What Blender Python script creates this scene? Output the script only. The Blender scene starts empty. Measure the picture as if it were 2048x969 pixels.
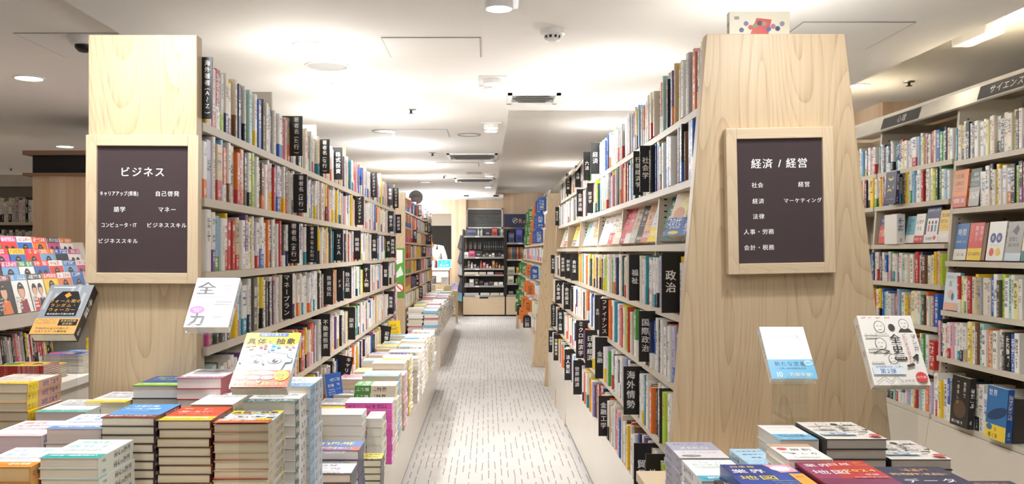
import bpy, math, random
from mathutils import Vector, Matrix, Euler
random.seed(7)
S = bpy.context.scene
COL = S.collection
R = math.radians

# ------------------------------------------------------------------ camera, world, exposure
EYE = 1.32                       # camera height
cd = bpy.data.cameras.new('camera')
cd.sensor_width = 36.0
cd.lens = 1780.0 / 2048.0 * 36.0
cd.shift_x = 51.0 / 2048.0
cd.shift_y = 19.5 / 2048.0
cd.clip_start = 0.05
cam = bpy.data.objects.new('camera', cd)
COL.objects.link(cam)
cam.location = (0, 0, EYE)
cam.rotation_euler = (R(90), 0, 0)
S.camera = cam
S.view_settings.view_transform = 'Standard'
S.view_settings.look = 'None'
S.view_settings.gamma = 1.0
S.view_settings.use_curve_mapping = False
S.view_settings.exposure = 1.36
S.cycles.use_denoising = True
S.cycles.max_bounces = 7
S.cycles.diffuse_bounces = 4
S.cycles.caustics_reflective = False
S.cycles.caustics_refractive = False
W = bpy.data.worlds.new('room_air')
S.world = W
W.use_nodes = True
W.node_tree.nodes['Background'].inputs[0].default_value = (1.0, 0.98, 0.95, 1)
W.node_tree.nodes['Background'].inputs[1].default_value = 0.5
LAMP_W = 33.0        # watts of one downlight's beam
CEIL_FILL_W = 7.5         # watts of the added point light below a downlight, brightening the ceiling
CEIL = 2.40          # middle ceiling
CEIL_HI = 2.55       # side ceilings and recess

# ------------------------------------------------------------------ helpers: tags, hierarchy
def tag(o, label=None, cat=None, group=None, kind=None):
    if label: o['label'] = label
    if cat: o['category'] = cat
    if group: o['group'] = group
    if kind: o['kind'] = kind
    return o

def thing(name, label, cat, loc=(0, 0, 0), rot=(0, 0, 0), group=None):
    o = bpy.data.objects.new(name, None)
    COL.objects.link(o)
    o.empty_display_size = 0.05
    o.location = loc
    o.rotation_euler = rot
    return tag(o, label, cat, group)

def copy_tree(o, parent=None):
    c = o.copy()
    COL.objects.link(c)
    if parent: c.parent = parent
    for ch in o.children:
        copy_tree(ch, c)
    return c

ORD = ['zeroth', 'first', 'second', 'third', 'fourth', 'fifth', 'sixth', 'seventh', 'eighth', 'ninth', 'tenth', 'eleventh', 'twelfth',
       'thirteenth', 'fourteenth', 'fifteenth', 'sixteenth', 'seventeenth', 'eighteenth', 'nineteenth']
def ordw(n):
    if n < 20: return ORD[n]
    t = {2: ('twentieth', 'twenty'), 3: ('thirtieth', 'thirty'), 4: ('fortieth', 'forty'), 5: ('fiftieth', 'fifty'), 6: ('sixtieth', 'sixty'), 7: ('seventieth', 'seventy'), 8: ('eightieth', 'eighty'), 9: ('ninetieth', 'ninety')}[n // 10]
    return t[0] if n % 10 == 0 else t[1] + '-' + ORD[n % 10]

# ------------------------------------------------------------------ colours
def lin(h):
    h = h.lstrip('#')
    out = []
    for i in (0, 2, 4):
        c = int(h[i:i + 2], 16) / 255.0
        out.append(c / 12.92 if c <= 0.04045 else ((c + 0.055) / 1.055) ** 2.4)
    return tuple(out)
PAL = {'W': ('eeebe6', 'white'), 'w': ('e2d9c8', 'cream'), 'G': ('b9b6b4', 'light grey'), 'k': ('5a5653', 'grey'), 'K': ('1d1b1d', 'black'),
       'R': ('c23a33', 'red'), 'r': ('dd6f6a', 'coral'), 'P': ('e7aebb', 'pink'), 'p': ('d64a93', 'magenta'), 'O': ('e5762c', 'orange'),
       'Y': ('f0cd2e', 'yellow'), 'y': ('efe6a8', 'pale yellow'), 'g': ('4c9c46', 'green'), 'D': ('1f5348', 'dark green'), 'L': ('b7d63f', 'lime'),
       'T': ('2f8fa3', 'teal'), 't': ('a9cfcb', 'pale teal'), 'B': ('2b62b8', 'blue'), 'b': ('8dbfe2', 'light blue'), 'N': ('262f5c', 'navy'),
       'V': ('6b4a86', 'purple'), 'v': ('c7bfdc', 'lavender'), 'C': ('7a5238', 'brown'), 'c': ('cdb48f', 'beige'), 'd': ('c9875c', 'tan')}
def colr(k): return lin(PAL[k][0])
def cname(k): return PAL[k][1]
DARK = set('KkRDBNVCTgOp')
INKW, INKK = lin('f4f2ee'), lin('222222')
PAGEC = lin('e6dcc6')

# ------------------------------------------------------------------ materials
def newmat(name):
    m = bpy.data.materials.new(name)
    m.use_nodes = True
    nt = m.node_tree
    return m, nt, nt.nodes['Principled BSDF']
class NT:
    def __init__(s, nt): s.nt = nt
    def n(s, t, **kw):
        x = s.nt.nodes.new(t)
        for k, v in kw.items(): setattr(x, k, v)
        return x
    def link(s, a, b): s.nt.links.new(a, b)
    def m(s, op, a, b=None, c=None):
        x = s.n('ShaderNodeMath', operation=op)
        for i, q in enumerate((a, b, c)):
            if q is None: continue
            if isinstance(q, (int, float)): x.inputs[i].default_value = q
            else: s.link(q, x.inputs[i])
        return x.outputs[0]
    def mix(s, f, a, b):
        x = s.n('ShaderNodeMix', data_type='RGBA')
        for i, q in ((0, f), (6, a), (7, b)):
            if isinstance(q, (int, float)): x.inputs[i].default_value = q
            elif isinstance(q, tuple): x.inputs[i].default_value = (*q, 1)
            else: s.link(q, x.inputs[i])
        return x.outputs[2]
    def ramp(s, f, stops):
        x = s.n('ShaderNodeValToRGB')
        while len(x.color_ramp.elements) < len(stops): x.color_ramp.elements.new(0.5)
        for e, (p, c) in zip(x.color_ramp.elements, stops):
            e.position = p
            e.color = (*c, 1)
        s.link(f, x.inputs[0])
        return x.outputs[0]

def plain(name, hexc, rough=0.5, metal=0.0, coat=0.0, var=0.04, scale=9.0):
    m, nt, b = newmat(name)
    q = NT(nt)
    c = lin(hexc)
    tc = q.n('ShaderNodeTexCoord')
    no = q.n('ShaderNodeTexNoise')
    no.inputs['Scale'].default_value = scale
    q.link(tc.outputs['Object'], no.inputs['Vector'])
    lo = tuple(x * (1 - var) for x in c)
    hi = tuple(min(1, x * (1 + var)) for x in c)
    q.link(q.mix(no.outputs['Fac'], lo, hi), b.inputs['Base Color'])
    b.inputs['Roughness'].default_value = rough
    b.inputs['Metallic'].default_value = metal
    b.inputs['Coat Weight'].default_value = coat
    return m

def emit(name, hexc, strength):
    m, nt, b = newmat(name)
    b.inputs['Base Color'].default_value = (*lin(hexc), 1)
    b.inputs['Emission Color'].default_value = (*lin(hexc), 1)
    b.inputs['Emission Strength'].default_value = strength
    return m

def wood_mat(name, base, dark, axis='Z', scale=1.0, rough=0.42):
    """pale ash laminate with cathedral grain running along one axis"""
    m, nt, b = newmat(name)
    q = NT(nt)
    tc = q.n('ShaderNodeTexCoord')
    mp = q.n('ShaderNodeMapping')
    mp.inputs['Scale'].default_value = {'Z': (1, 1, 0.13), 'Y': (1, 0.13, 1), 'X': (0.13, 1, 1)}[axis]
    q.link(tc.outputs['Object'], mp.inputs['Vector'])
    n1 = q.n('ShaderNodeTexNoise')
    n1.inputs['Scale'].default_value = 5.2 * scale
    n1.inputs['Detail'].default_value = 0.6
    n1.inputs['Distortion'].default_value = 0.15
    q.link(mp.outputs[0], n1.inputs['Vector'])
    rings = q.m('FRACT', q.m('MULTIPLY', n1.outputs['Fac'], 34.0))
    line = q.m('POWER', rings, 4.0)
    n2 = q.n('ShaderNodeTexNoise')
    n2.inputs['Scale'].default_value = 120 * scale
    n2.inputs['Detail'].default_value = 3
    mp2 = q.n('ShaderNodeMapping')
    mp2.inputs['Scale'].default_value = {'Z': (1, 1, 0.03), 'Y': (1, 0.03, 1), 'X': (0.03, 1, 1)}[axis]
    q.link(tc.outputs['Object'], mp2.inputs['Vector'])
    q.link(mp2.outputs[0], n2.inputs['Vector'])
    f = q.m('ADD', q.m('MULTIPLY', q.m('MULTIPLY', line, q.m('ADD', n2.outputs['Fac'], 0.2)), 0.42), q.m('MULTIPLY', n2.outputs['Fac'], 0.5))
    q.link(q.ramp(f, [(0.15, lin(base)), (1.0, lin(dark))]), b.inputs['Base Color'])
    b.inputs['Roughness'].default_value = rough
    return m

def slat_wood(name):
    m, nt, b = newmat(name)
    q = NT(nt)
    tc = q.n('ShaderNodeTexCoord')
    sp = q.n('ShaderNodeSeparateXYZ')
    q.link(tc.outputs['Object'], sp.inputs[0])
    u = q.m('MULTIPLY', q.m('ADD', sp.outputs[0], sp.outputs[1]), 14.0)
    wn = q.n('ShaderNodeTexWhiteNoise', noise_dimensions='1D')
    q.link(q.m('FLOOR', u), wn.inputs['W'])
    no = q.n('ShaderNodeTexNoise')
    mp = q.n('ShaderNodeMapping')
    mp.inputs['Scale'].default_value = (60, 60, 2)
    q.link(tc.outputs['Object'], mp.inputs['Vector'])
    q.link(mp.outputs[0], no.inputs['Vector'])
    no.inputs['Scale'].default_value = 1
    f = q.m('ADD', q.m('MULTIPLY', wn.outputs['Value'], 0.6), q.m('MULTIPLY', no.outputs['Fac'], 0.4))
    q.link(q.ramp(f, [(0.1, lin('c9a988')), (0.9, lin('e0c8aa'))]), b.inputs['Base Color'])
    b.inputs['Roughness'].default_value = 0.55
    return m

def jacket_mat():
    """printed paper: ground colour Col, printing colour Ink; unreadable small print is drawn as strokes in cells"""
    m, nt, b = newmat('printed_jacket')
    q = NT(nt)
    ca = q.n('ShaderNodeVertexColor', layer_name='Col')
    ci = q.n('ShaderNodeVertexColor', layer_name='Ink')
    uv = q.n('ShaderNodeUVMap', uv_map='print')
    sp = q.n('ShaderNodeSeparateXYZ')
    q.link(uv.outputs[0], sp.inputs[0])
    x, y = sp.outputs[0], sp.outputs[1]
    i = q.m('FLOOR', y)
    fy = q.m('FRACT', y)
    def wn(a, s):
        w = q.n('ShaderNodeTexWhiteNoise', noise_dimensions='2D')
        c = q.n('ShaderNodeCombineXYZ')
        q.link(a, c.inputs[0])
        c.inputs[1].default_value = s
        q.link(c.outputs[0], w.inputs['Vector'])
        return w.outputs['Value']
    inside = q.m('MULTIPLY', q.m('MULTIPLY', q.m('GREATER_THAN', x, 0.08), q.m('LESS_THAN', x, 0.92)),
                 q.m('MULTIPLY', q.m('GREATER_THAN', fy, 0.06), q.m('LESS_THAN', fy, 0.94)))
    rows = q.m('MULTIPLY', fy, 4.6)
    cols = q.m('MULTIPLY', x, 4.6)
    rid = q.m('ADD', q.m('FLOOR', rows), q.m('MULTIPLY', i, 13.37))
    cid = q.m('ADD', q.m('FLOOR', cols), q.m('MULTIPLY', i, 7.71))
    h = q.m('MULTIPLY', q.m('GREATER_THAN', wn(rid, 0.5), 0.4), q.m('LESS_THAN', q.m('FRACT', rows), 0.55))
    v = q.m('MULTIPLY', q.m('GREATER_THAN', wn(cid, 3.5), 0.5), q.m('LESS_THAN', q.m('FRACT', cols), 0.5))
    nz = q.n('ShaderNodeTexNoise')
    nz.inputs['Scale'].default_value = 2.6
    q.link(uv.outputs[0], nz.inputs['Vector'])
    cut = q.m('GREATER_THAN', nz.outputs['Fac'], 0.42)
    mask = q.m('MULTIPLY', q.m('MULTIPLY', q.m('MAXIMUM', h, v), inside), q.m('MULTIPLY', cut, q.m('GREATER_THAN', wn(i, 9.5), 0.1)))
    q.link(q.mix(mask, ca.outputs[0], ci.outputs[0]), b.inputs['Base Color'])
    b.inputs['Roughness'].default_value = 0.38
    return m

def paper_mat():
    m, nt, b = newmat('page_block')
    q = NT(nt)
    ca = q.n('ShaderNodeVertexColor', layer_name='Col')
    uv = q.n('ShaderNodeUVMap', uv_map='print')
    sp = q.n('ShaderNodeSeparateXYZ')
    q.link(uv.outputs[0], sp.inputs[0])
    w = q.n('ShaderNodeTexWhiteNoise', noise_dimensions='1D')
    q.link(q.m('FLOOR', q.m('MULTIPLY', sp.outputs[1], 40.0)), w.inputs['W'])
    f = q.m('MULTIPLY', w.outputs['Value'], 0.16)
    q.link(q.mix(f, ca.outputs[0], lin('9a8f7e')), b.inputs['Base Color'])
    b.inputs['Roughness'].default_value = 0.8
    return m

def carpet_mat():
    m, nt, b = newmat('dash_carpet')
    q = NT(nt)
    tc = q.n('ShaderNodeTexCoord')
    wob = q.n('ShaderNodeTexNoise')
    wob.inputs['Scale'].default_value = 14
    q.link(tc.outputs['Object'], wob.inputs['Vector'])
    sp = q.n('ShaderNodeSeparateXYZ')
    q.link(tc.outputs['Object'], sp.inputs[0])
    x = q.m('MULTIPLY', q.m('ADD', sp.outputs[0], q.m('MULTIPLY', wob.outputs['Fac'], 0.013)), 26.0)
    ix = q.m('FLOOR', x)
    wn = q.n('ShaderNodeTexWhiteNoise', noise_dimensions='1D')
    q.link(ix, wn.inputs['W'])
    yy = q.m('ADD', q.m('MULTIPLY', sp.outputs[1], 4.2), q.m('MULTIPLY', wn.outputs['Value'], 9.0))
    iy = q.m('FLOOR', yy)
    cc = q.n('ShaderNodeCombineXYZ')
    q.link(ix, cc.inputs[0]); q.link(iy, cc.inputs[1])
    w2 = q.n('ShaderNodeTexWhiteNoise', noise_dimensions='2D')
    q.link(cc.outputs[0], w2.inputs['Vector'])
    ln = q.m('ADD', 0.4, q.m('MULTIPLY', w2.outputs['Value'], 0.58))
    dash = q.m('MULTIPLY', q.m('LESS_THAN', q.m('ABSOLUTE', q.m('SUBTRACT', q.m('FRACT', x), 0.5)), 0.062), q.m('LESS_THAN', q.m('FRACT', yy), ln))
    dash = q.m('MULTIPLY', dash, q.m('GREATER_THAN', w2.outputs['Value'], 0.25))
    n2 = q.n('ShaderNodeTexNoise')
    n2.inputs['Scale'].default_value = 160
    n2.inputs['Detail'].default_value = 3
    q.link(tc.outputs['Object'], n2.inputs['Vector'])
    base = q.mix(n2.outputs['Fac'], lin('9a948f'), lin('c6c1bb'))
    # carpet tiles laid 0.5 m square, each a touch lighter or darker
    cx = q.n('ShaderNodeCombineXYZ')
    q.link(q.m('FLOOR', q.m('MULTIPLY', sp.outputs[0], 2.0)), cx.inputs[0])
    q.link(q.m('FLOOR', q.m('MULTIPLY', sp.outputs[1], 2.0)), cx.inputs[1])
    w3 = q.n('ShaderNodeTexWhiteNoise', noise_dimensions='2D')
    q.link(cx.outputs[0], w3.inputs['Vector'])
    base = q.mix(q.m('MULTIPLY', w3.outputs['Value'], 0.16), base, lin('857f7a'))
    q.link(q.mix(q.m('MULTIPLY', dash, 0.82), base, lin('5c5653')), b.inputs['Base Color'])
    b.inputs['Roughness'].default_value = 0.95
    return m

def acrylic_mat():
    m, nt, b = newmat('clear_acrylic')
    q = NT(nt)
    out = nt.nodes['Material Output']
    tr = q.n('ShaderNodeBsdfTransparent')
    tr.inputs[0].default_value = (0.96, 0.97, 0.97, 1)
    gl = q.n('ShaderNodeBsdfGlossy')
    gl.inputs['Roughness'].default_value = 0.03
    fr = q.n('ShaderNodeLayerWeight')
    mx = q.n('ShaderNodeMixShader')
    q.link(q.m('ADD', 0.03, q.m('MULTIPLY', q.m('POWER', fr.outputs['Facing'], 4.0), 0.35)), mx.inputs[0]); q.link(tr.outputs[0], mx.inputs[1]); q.link(gl.outputs[0], mx.inputs[2])
    q.link(mx.outputs[0], out.inputs['Surface'])
    return m

M = {'jacket': jacket_mat(), 'page': paper_mat(), 'wood': wood_mat('ash_laminate', 'd2bb99', '9c7b56'), 'woodx': wood_mat('ash_rail', 'd9c4a4', 'bda181', 'X', 1.4),
     'woodz': wood_mat('ash_stile', 'd9c4a4', 'bda181', 'Z', 1.4), 'shelf': plain('shelf_enamel', 'cfc5b4', 0.45, var=0.03), 'white': plain('white_enamel', 'e6e1d8', 0.4),
     'plinth': plain('plinth_laminate', 'd3c9b9', 0.22, coat=0.3, var=0.03, scale=5), 'ceil': plain('ceiling_paint', 'e9e6e1', 0.85, var=0.01), 'wall': plain('wall_paint', 'd8d0c5', 0.8, var=0.02),
     'slat': slat_wood('slat_wood'), 'carpet': carpet_mat(), 'black': plain('black_board', '1c1a1c', 0.42), 'dark': plain('dark_steel', '24211f', 0.4), 'chrome': plain('satin_steel', 'b6b4b0', 0.3, metal=0.9),
     'glass': acrylic_mat(), 'smoke': plain('smoked_board', '4a3e41', 0.06, coat=1.0, var=0.02), 'lens': emit('lamp_lens', 'fff6e6', 9.0), 'grey': plain('grey_plastic', '9c9a97', 0.5),
     'darkwood': plain('walnut_edge', '8d6f58', 0.5), 'plastic': plain('white_plastic', 'e8e6e2', 0.35), 'grille': plain('speaker_cloth', 'b9bab8', 0.8), 'slot': plain('slot_dark', '1a1817', 0.8),
     'void': plain('dark_screen', '3a3937', 0.8), 'cyan': plain('cyan_card', '35b4de', 0.4), 'navy': plain('navy_board', '1c2348', 0.4), 'skin': plain('skin', 'd3a27f', 0.5), 'shirt': plain('white_shirt', 'e3e1df', 0.8),
     'hair': plain('black_hair', '191514', 0.5), 'cloth': plain('dark_cloth', '2a2a30', 0.9), 'valance': plain('valance_acrylic', 'c9c3b6', 0.16, coat=0.6, var=0.1, scale=14)}
JK = [M['jacket'], M['page']]

# ------------------------------------------------------------------ geometry collector
GLY = {}
def glyph(ch):
    if ch in GLY: return GLY[ch]
    cu = bpy.data.curves.new('g', 'FONT')
    cu.body = ch
    cu.resolution_u = 2
    o = bpy.data.objects.new('g', cu)
    COL.objects.link(o)
    dg = bpy.context.evaluated_depsgraph_get()
    me = o.evaluated_get(dg).to_mesh()
    vs = [(v.co.x, v.co.y) for v in me.vertices]
    fs = [tuple(p.vertices) for p in me.polygons]
    o.evaluated_get(dg).to_mesh_clear()
    bpy.data.objects.remove(o)
    bpy.data.curves.remove(cu)
    if vs:
        bb = (min(v[0] for v in vs), min(v[1] for v in vs), max(v[0] for v in vs), max(v[1] for v in vs))
    else: bb = (0, 0, 0.3, 0.7)
    GLY[ch] = (vs, fs, bb)
    return GLY[ch]

class G:
    def __init__(s):
        s.v, s.f, s.m, s.c, s.k, s.u, s.d = [], [], [], [], [], [], {}
        s.T = None
    def vid(s, p):
        if s.T is not None: p = s.T @ Vector(p)
        key = (round(p[0], 5), round(p[1], 5), round(p[2], 5))
        if key not in s.d:
            s.d[key] = len(s.v)
            s.v.append(key)
        return s.d[key]
    def face(s, pts, mat=0, col=(0.8, 0.8, 0.8), ink=None, uv=None):
        ids = [s.vid(p) for p in pts]
        if len(set(ids)) < len(ids): return
        s.f.append(ids); s.m.append(mat); s.c.append(col); s.k.append(ink or col)
        s.u.append(uv or [(-5.0, 0.0)] * len(ids))
    def box(s, a, b, mat=0, col=(0.8, 0.8, 0.8)):
        x0, y0, z0 = a; x1, y1, z1 = b
        P = [(x0, y0, z0), (x1, y0, z0), (x1, y1, z0), (x0, y1, z0), (x0, y0, z1), (x1, y0, z1), (x1, y1, z1), (x0, y1, z1)]
        for q in ((0, 3, 2, 1), (4, 5, 6, 7), (0, 1, 5, 4), (1, 2, 6, 5), (2, 3, 7, 6), (3, 0, 4, 7)):
            s.face([P[i] for i in q], mat, col)
        return s
    def hexa(s, P, mat=0, col=(0.8, 0.8, 0.8)):
        """eight corners: bottom ring then top ring"""
        for q in ((0, 3, 2, 1), (4, 5, 6, 7), (0, 1, 5, 4), (1, 2, 6, 5), (2, 3, 7, 6), (3, 0, 4, 7)):
            s.face([P[i] for i in q], mat, col)
        return s
    def lathe(s, prof, n=24, mat=0, col=(0.8, 0.8, 0.8), c=(0, 0, 0)):
        for (r0, z0), (r1, z1) in zip(prof, prof[1:]):
            for i in range(n):
                a, b = 2 * math.pi * i / n, 2 * math.pi * (i + 1) / n
                pts = [(c[0] + r0 * math.cos(a), c[1] + r0 * math.sin(a), c[2] + z0), (c[0] + r0 * math.cos(b), c[1] + r0 * math.sin(b), c[2] + z0),
                       (c[0] + r1 * math.cos(b), c[1] + r1 * math.sin(b), c[2] + z1), (c[0] + r1 * math.cos(a), c[1] + r1 * math.sin(a), c[2] + z1)]
                if r0 < 1e-6: pts = pts[1:]
                elif r1 < 1e-6: pts = pts[:3]
                s.face(pts, mat, col)
        return s
    def tube(s, pts, r, n=8, mat=0, col=(0.8, 0.8, 0.8)):
        rings = []
        for i, p in enumerate(pts):
            p = Vector(p)
            d = (Vector(pts[min(i + 1, len(pts) - 1)]) - Vector(pts[max(i - 1, 0)])).normalized()
            a = d.orthogonal().normalized(); b = d.cross(a)
            rings.append([p + r * (math.cos(2 * math.pi * k / n) * a + math.sin(2 * math.pi * k / n) * b) for k in range(n)])
        for A, B in zip(rings, rings[1:]):
            for k in range(n): s.face([A[k], A[(k + 1) % n], B[(k + 1) % n], B[k]], mat, col)
        s.face(list(reversed(rings[0])), mat, col); s.face(rings[-1], mat, col)
        return s
    def build(s, name, mats, parent=None, loc=None, rot=None, smooth=False):
        me = bpy.data.meshes.new(name)
        me.from_pydata(s.v, [], s.f)
        mats = mats if isinstance(mats, (list, tuple)) else [mats]
        for m in mats: me.materials.append(m)
        me.polygons.foreach_set('material_index', s.m)
        if any(m in JK for m in mats):
            cc, kk, uu = [], [], []
            for ids, c, k, u in zip(s.f, s.c, s.k, s.u):
                for j in range(len(ids)):
                    cc.extend((*c, 1.0)); kk.extend((*k, 1.0)); uu.extend(u[j])
            for nm, data in (('Col', cc), ('Ink', kk)):
                a = me.color_attributes.new(nm, 'FLOAT_COLOR', 'CORNER')
                a.data.foreach_set('color', data)
            l = me.uv_layers.new(name='print')
            l.data.foreach_set('uv', uu)
        if smooth: me.polygons.foreach_set('use_smooth', [True] * len(s.f))
        me.update()
        o = bpy.data.objects.new(name, me)
        COL.objects.link(o)
        if parent is not None: o.parent = parent
        if loc is not None: o.location = loc
        if rot is not None: o.rotation_euler = rot
        return o

class Art:
    """printing on a flat face: U to the reader's right, V up, N out of the face"""
    def __init__(s, g, o, U, V, N, mat=0):
        s.g, s.o, s.U, s.V, s.N, s.mat, s.e = g, Vector(o), Vector(U).normalized(), Vector(V).normalized(), Vector(N).normalized(), mat, 0.0002
    def p(s, u, v): return s.o + s.U * u + s.V * v + s.N * s.e
    def poly(s, pts, col, ink=None, uv=None):
        s.g.face([s.p(*q) for q in pts], s.mat, col, ink, uv)
        s.e += 0.00012
    def rect(s, u0, v0, u1, v1, col): s.poly([(u0, v0), (u1, v0), (u1, v1), (u0, v1)], col)
    def ell(s, u, v, a, b, col, n=20, rot=0.0):
        pts = []
        for i in range(n):
            t = 2 * math.pi * i / n
            x, y = a * math.cos(t), b * math.sin(t)
            pts.append((u + x * math.cos(rot) - y * math.sin(rot), v + x * math.sin(rot) + y * math.cos(rot)))
        s.poly(pts, col)
    def star(s, u, v, r, col, n=14):
        s.poly([(u + r * (1 if i % 2 else 0.86) * math.cos(math.pi * i / n), v + r * (1 if i % 2 else 0.86) * math.sin(math.pi * i / n)) for i in range(2 * n)], col)
    def stroke(s, pts, w, col):
        for (a, b), (c, d) in zip(pts, pts[1:]):
            l = math.hypot(c - a, d - b) or 1e-6
            nx, ny = -(d - b) / l * w / 2, (c - a) / l * w / 2
            s.g.face([s.p(a - nx, b - ny), s.p(c - nx, d - ny), s.p(c + nx, d + ny), s.p(a + nx, b + ny)], s.mat, col)
        s.e += 0.00012
    def print(s, u0, v0, u1, v1, col, ink, cells, vert=False):
        """unreadable small print in a row (or column) of cells"""
        k = random.randint(0, 400)
        uv = [(0, k), (0, k + cells), (1, k + cells), (1, k)] if not vert else [(0, k), (1, k), (1, k + cells), (0, k + cells)]
        s.poly([(u0, v0), (u1, v0), (u1, v1), (u0, v1)], col, ink, uv)
    def text(s, t, u, v, size, col, vert=False, align='c', stretch=1.0, bold=0.0):
        if bold:
            for du, dv in ((-bold, bold * .4), (bold, -bold * .4)): s.text(t, u + du * size, v + dv * size, size, col, vert, align, stretch)
        """u, v = centre of the run (or of the top glyph's cell edge when vertical)"""
        adv = []
        for ch in t:
            vs, fs, bb = glyph(ch)
            wide = ord(ch) > 0x2E00
            adv.append(1.0 if wide else (0.35 if ch == ' ' else (bb[2] - bb[0]) + 0.1))
        K = 0.92 * size
        if vert:
            y = v
            for ch, a in zip(t, adv):
                vs, fs, bb = glyph(ch)
                cx, cy = (bb[0] + bb[2]) / 2, (bb[1] + bb[3]) / 2
                rot = ch in 'ー()（）〜-〈〉'
                for f in fs:
                    pts = []
                    for i in f:
                        x_, y_ = vs[i][0] - cx, vs[i][1] - cy
                        if rot: x_, y_ = y_, -x_
                        pts.append(s.p(u + x_ * K * stretch, y - size * 0.5 + y_ * K))
                    s.g.face(pts, s.mat, col)
                y -= size * (0.6 if ch in '()（）' else 1.02)
        else:
            tot = sum(adv) * size * stretch
            x = u - (tot / 2 if align == 'c' else 0)
            for ch, a in zip(t, adv):
                vs, fs, bb = glyph(ch)
                cx = (bb[0] + bb[2]) / 2
                wide = ord(ch) > 0x2E00
                cy = 0.37 if wide else 0.35
                for f in fs:
                    s.g.face([s.p(x + (a / 2 + (vs[i][0] - cx)) * K * stretch / 0.92 * 0.92, v + (vs[i][1] - cy) * K) for i in f], s.mat, col)
                x += a * size * stretch
        s.e += 0.00012

# ------------------------------------------------------------------ the room
BACK = 18.65
def struct(name, g, m):
    o = g.build(name, m)
    o['kind'] = 'structure'
    return o
struct('floor', G().box((-8.5, -2.5, -0.1), (5.2, BACK, 0.0)), M['carpet'])
g = G()
g.box((-1.815, -2.5, CEIL), (2.37, 6.79, CEIL + 0.12))
g.box((-1.815, 6.79, CEIL), (0.168, BACK, CEIL + 0.12))
struct('ceiling', g, M['ceil'])
struct('ceiling_2', G().box((-8.5, -2.5, CEIL_HI), (-1.815, BACK, CEIL_HI + 0.1)), M['ceil'])
struct('ceiling_3', G().box((2.37, -2.5, CEIL_HI), (5.2, BACK, CEIL_HI + 0.1)), M['ceil'])
struct('ceiling_4', G().box((0.168, 6.79, CEIL_HI), (2.37, BACK, CEIL_HI + 0.1)), M['ceil'])
g = G()
DX0, DX1, DZ0, DZ1 = -1.75, -0.73, 0.98, 2.115           # the opening over the counter
g.box((-8.5, BACK, 0), (DX0, BACK + 0.15, 2.6)); g.box((DX1, BACK, 0), (5.2, BACK + 0.15, 2.6))
g.box((DX0, BACK, DZ1), (DX1, BACK + 0.15, 2.6)); g.box((DX0, BACK, 0), (DX1, BACK + 0.15, DZ0))
struct('wall_back', g, M['slat'])
struct('wall_left', G().box((-8.6, -2.5, 0), (-8.5, BACK, 2.65)), M['wall'])
struct('wall_right', G().box((5.2, -2.5, 0), (5.3, BACK, 2.65)), M['wall'])
struct('wall_front', G().box((-8.5, -2.6, 0), (5.2, -2.5, 2.65)), M['wall'])
struct('wall_right_rear', G().box((3.25, 7.3, 0), (5.2, 12.0, 2.65)), M['slat'])
g = G(); g.box((DX0 - 0.4, BACK + 1.3, 0), (DX1 + 0.4, BACK + 1.4, 1.9))
struct('wall_beyond', g, M['void'])
struct('wall_beyond_2', G().box((DX0 - 0.4, BACK + 1.2, 1.901), (DX1 + 0.4, BACK + 1.4, 2.29)), M['wall'])
struct('ceiling_5', G().box((DX0 - 0.4, BACK + 0.15, 2.3), (DX1 + 0.4, BACK + 1.3, 2.4)), M['ceil'])
g = G(); g.box((-0.73, BACK - 0.14, 0), (-0.42, BACK, CEIL))
struct('pillar_back', g, M['slat'])

# ------------------------------------------------------------------ ceiling fittings (each lamp carries its own light, lit downlights an added fill too)
def on_ceiling(x, y, z=CEIL):
    Z = 1780 * (z - EYE) / (504 - y)
    return ((x - 973) * Z / 1780, Z)
RECESS = []
def lamp_light(root, kind, w, z, size, r, colr_=(0.965, 0.98, 1.0)):
    l = bpy.data.lights.new('bulb_or_fill', kind)
    l.energy = w
    l.color = colr_
    l.shadow_soft_size = r
    if kind == 'SPOT':
        l.spot_size = size
        l.spot_blend = 0.9
    o = bpy.data.objects.new('bulb_or_fill', l)
    COL.objects.link(o)
    o.parent = root
    o.location = (0, 0, z)
    return o
def downlight(X, Z, label, z=CEIL, w=None, ceil_fill=None, r=0.075, lit=True, tint=(0.965, 0.98, 1.0)):
    t = thing('downlight', label, 'ceiling light', (X, Z, z), group='round downlights in the ceiling')
    g = G(); g.lathe([(r + 0.018, 0.0), (r + 0.016, -0.006), (r, -0.007), (r, -0.001)], 28)
    g.build('trim_ring', M['plastic'], t)
    g = G(); g.lathe([(r, -0.002), (r * 0.6, -0.006), (0.0, -0.008)], 28)
    g.build('lens', M['lens'] if lit else M['grille'], t)
    if lit:
        lamp_light(t, 'SPOT', LAMP_W if w is None else w, -0.02, R(125), 0.05, tint)
        fill_w = CEIL_FILL_W if ceil_fill is None else ceil_fill
        if fill_w > 0: lamp_light(t, 'POINT', fill_w, -0.34, 0, 0.07, tint)  # unseen point light added under the fitting to light the ceiling around it
    return t
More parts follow.
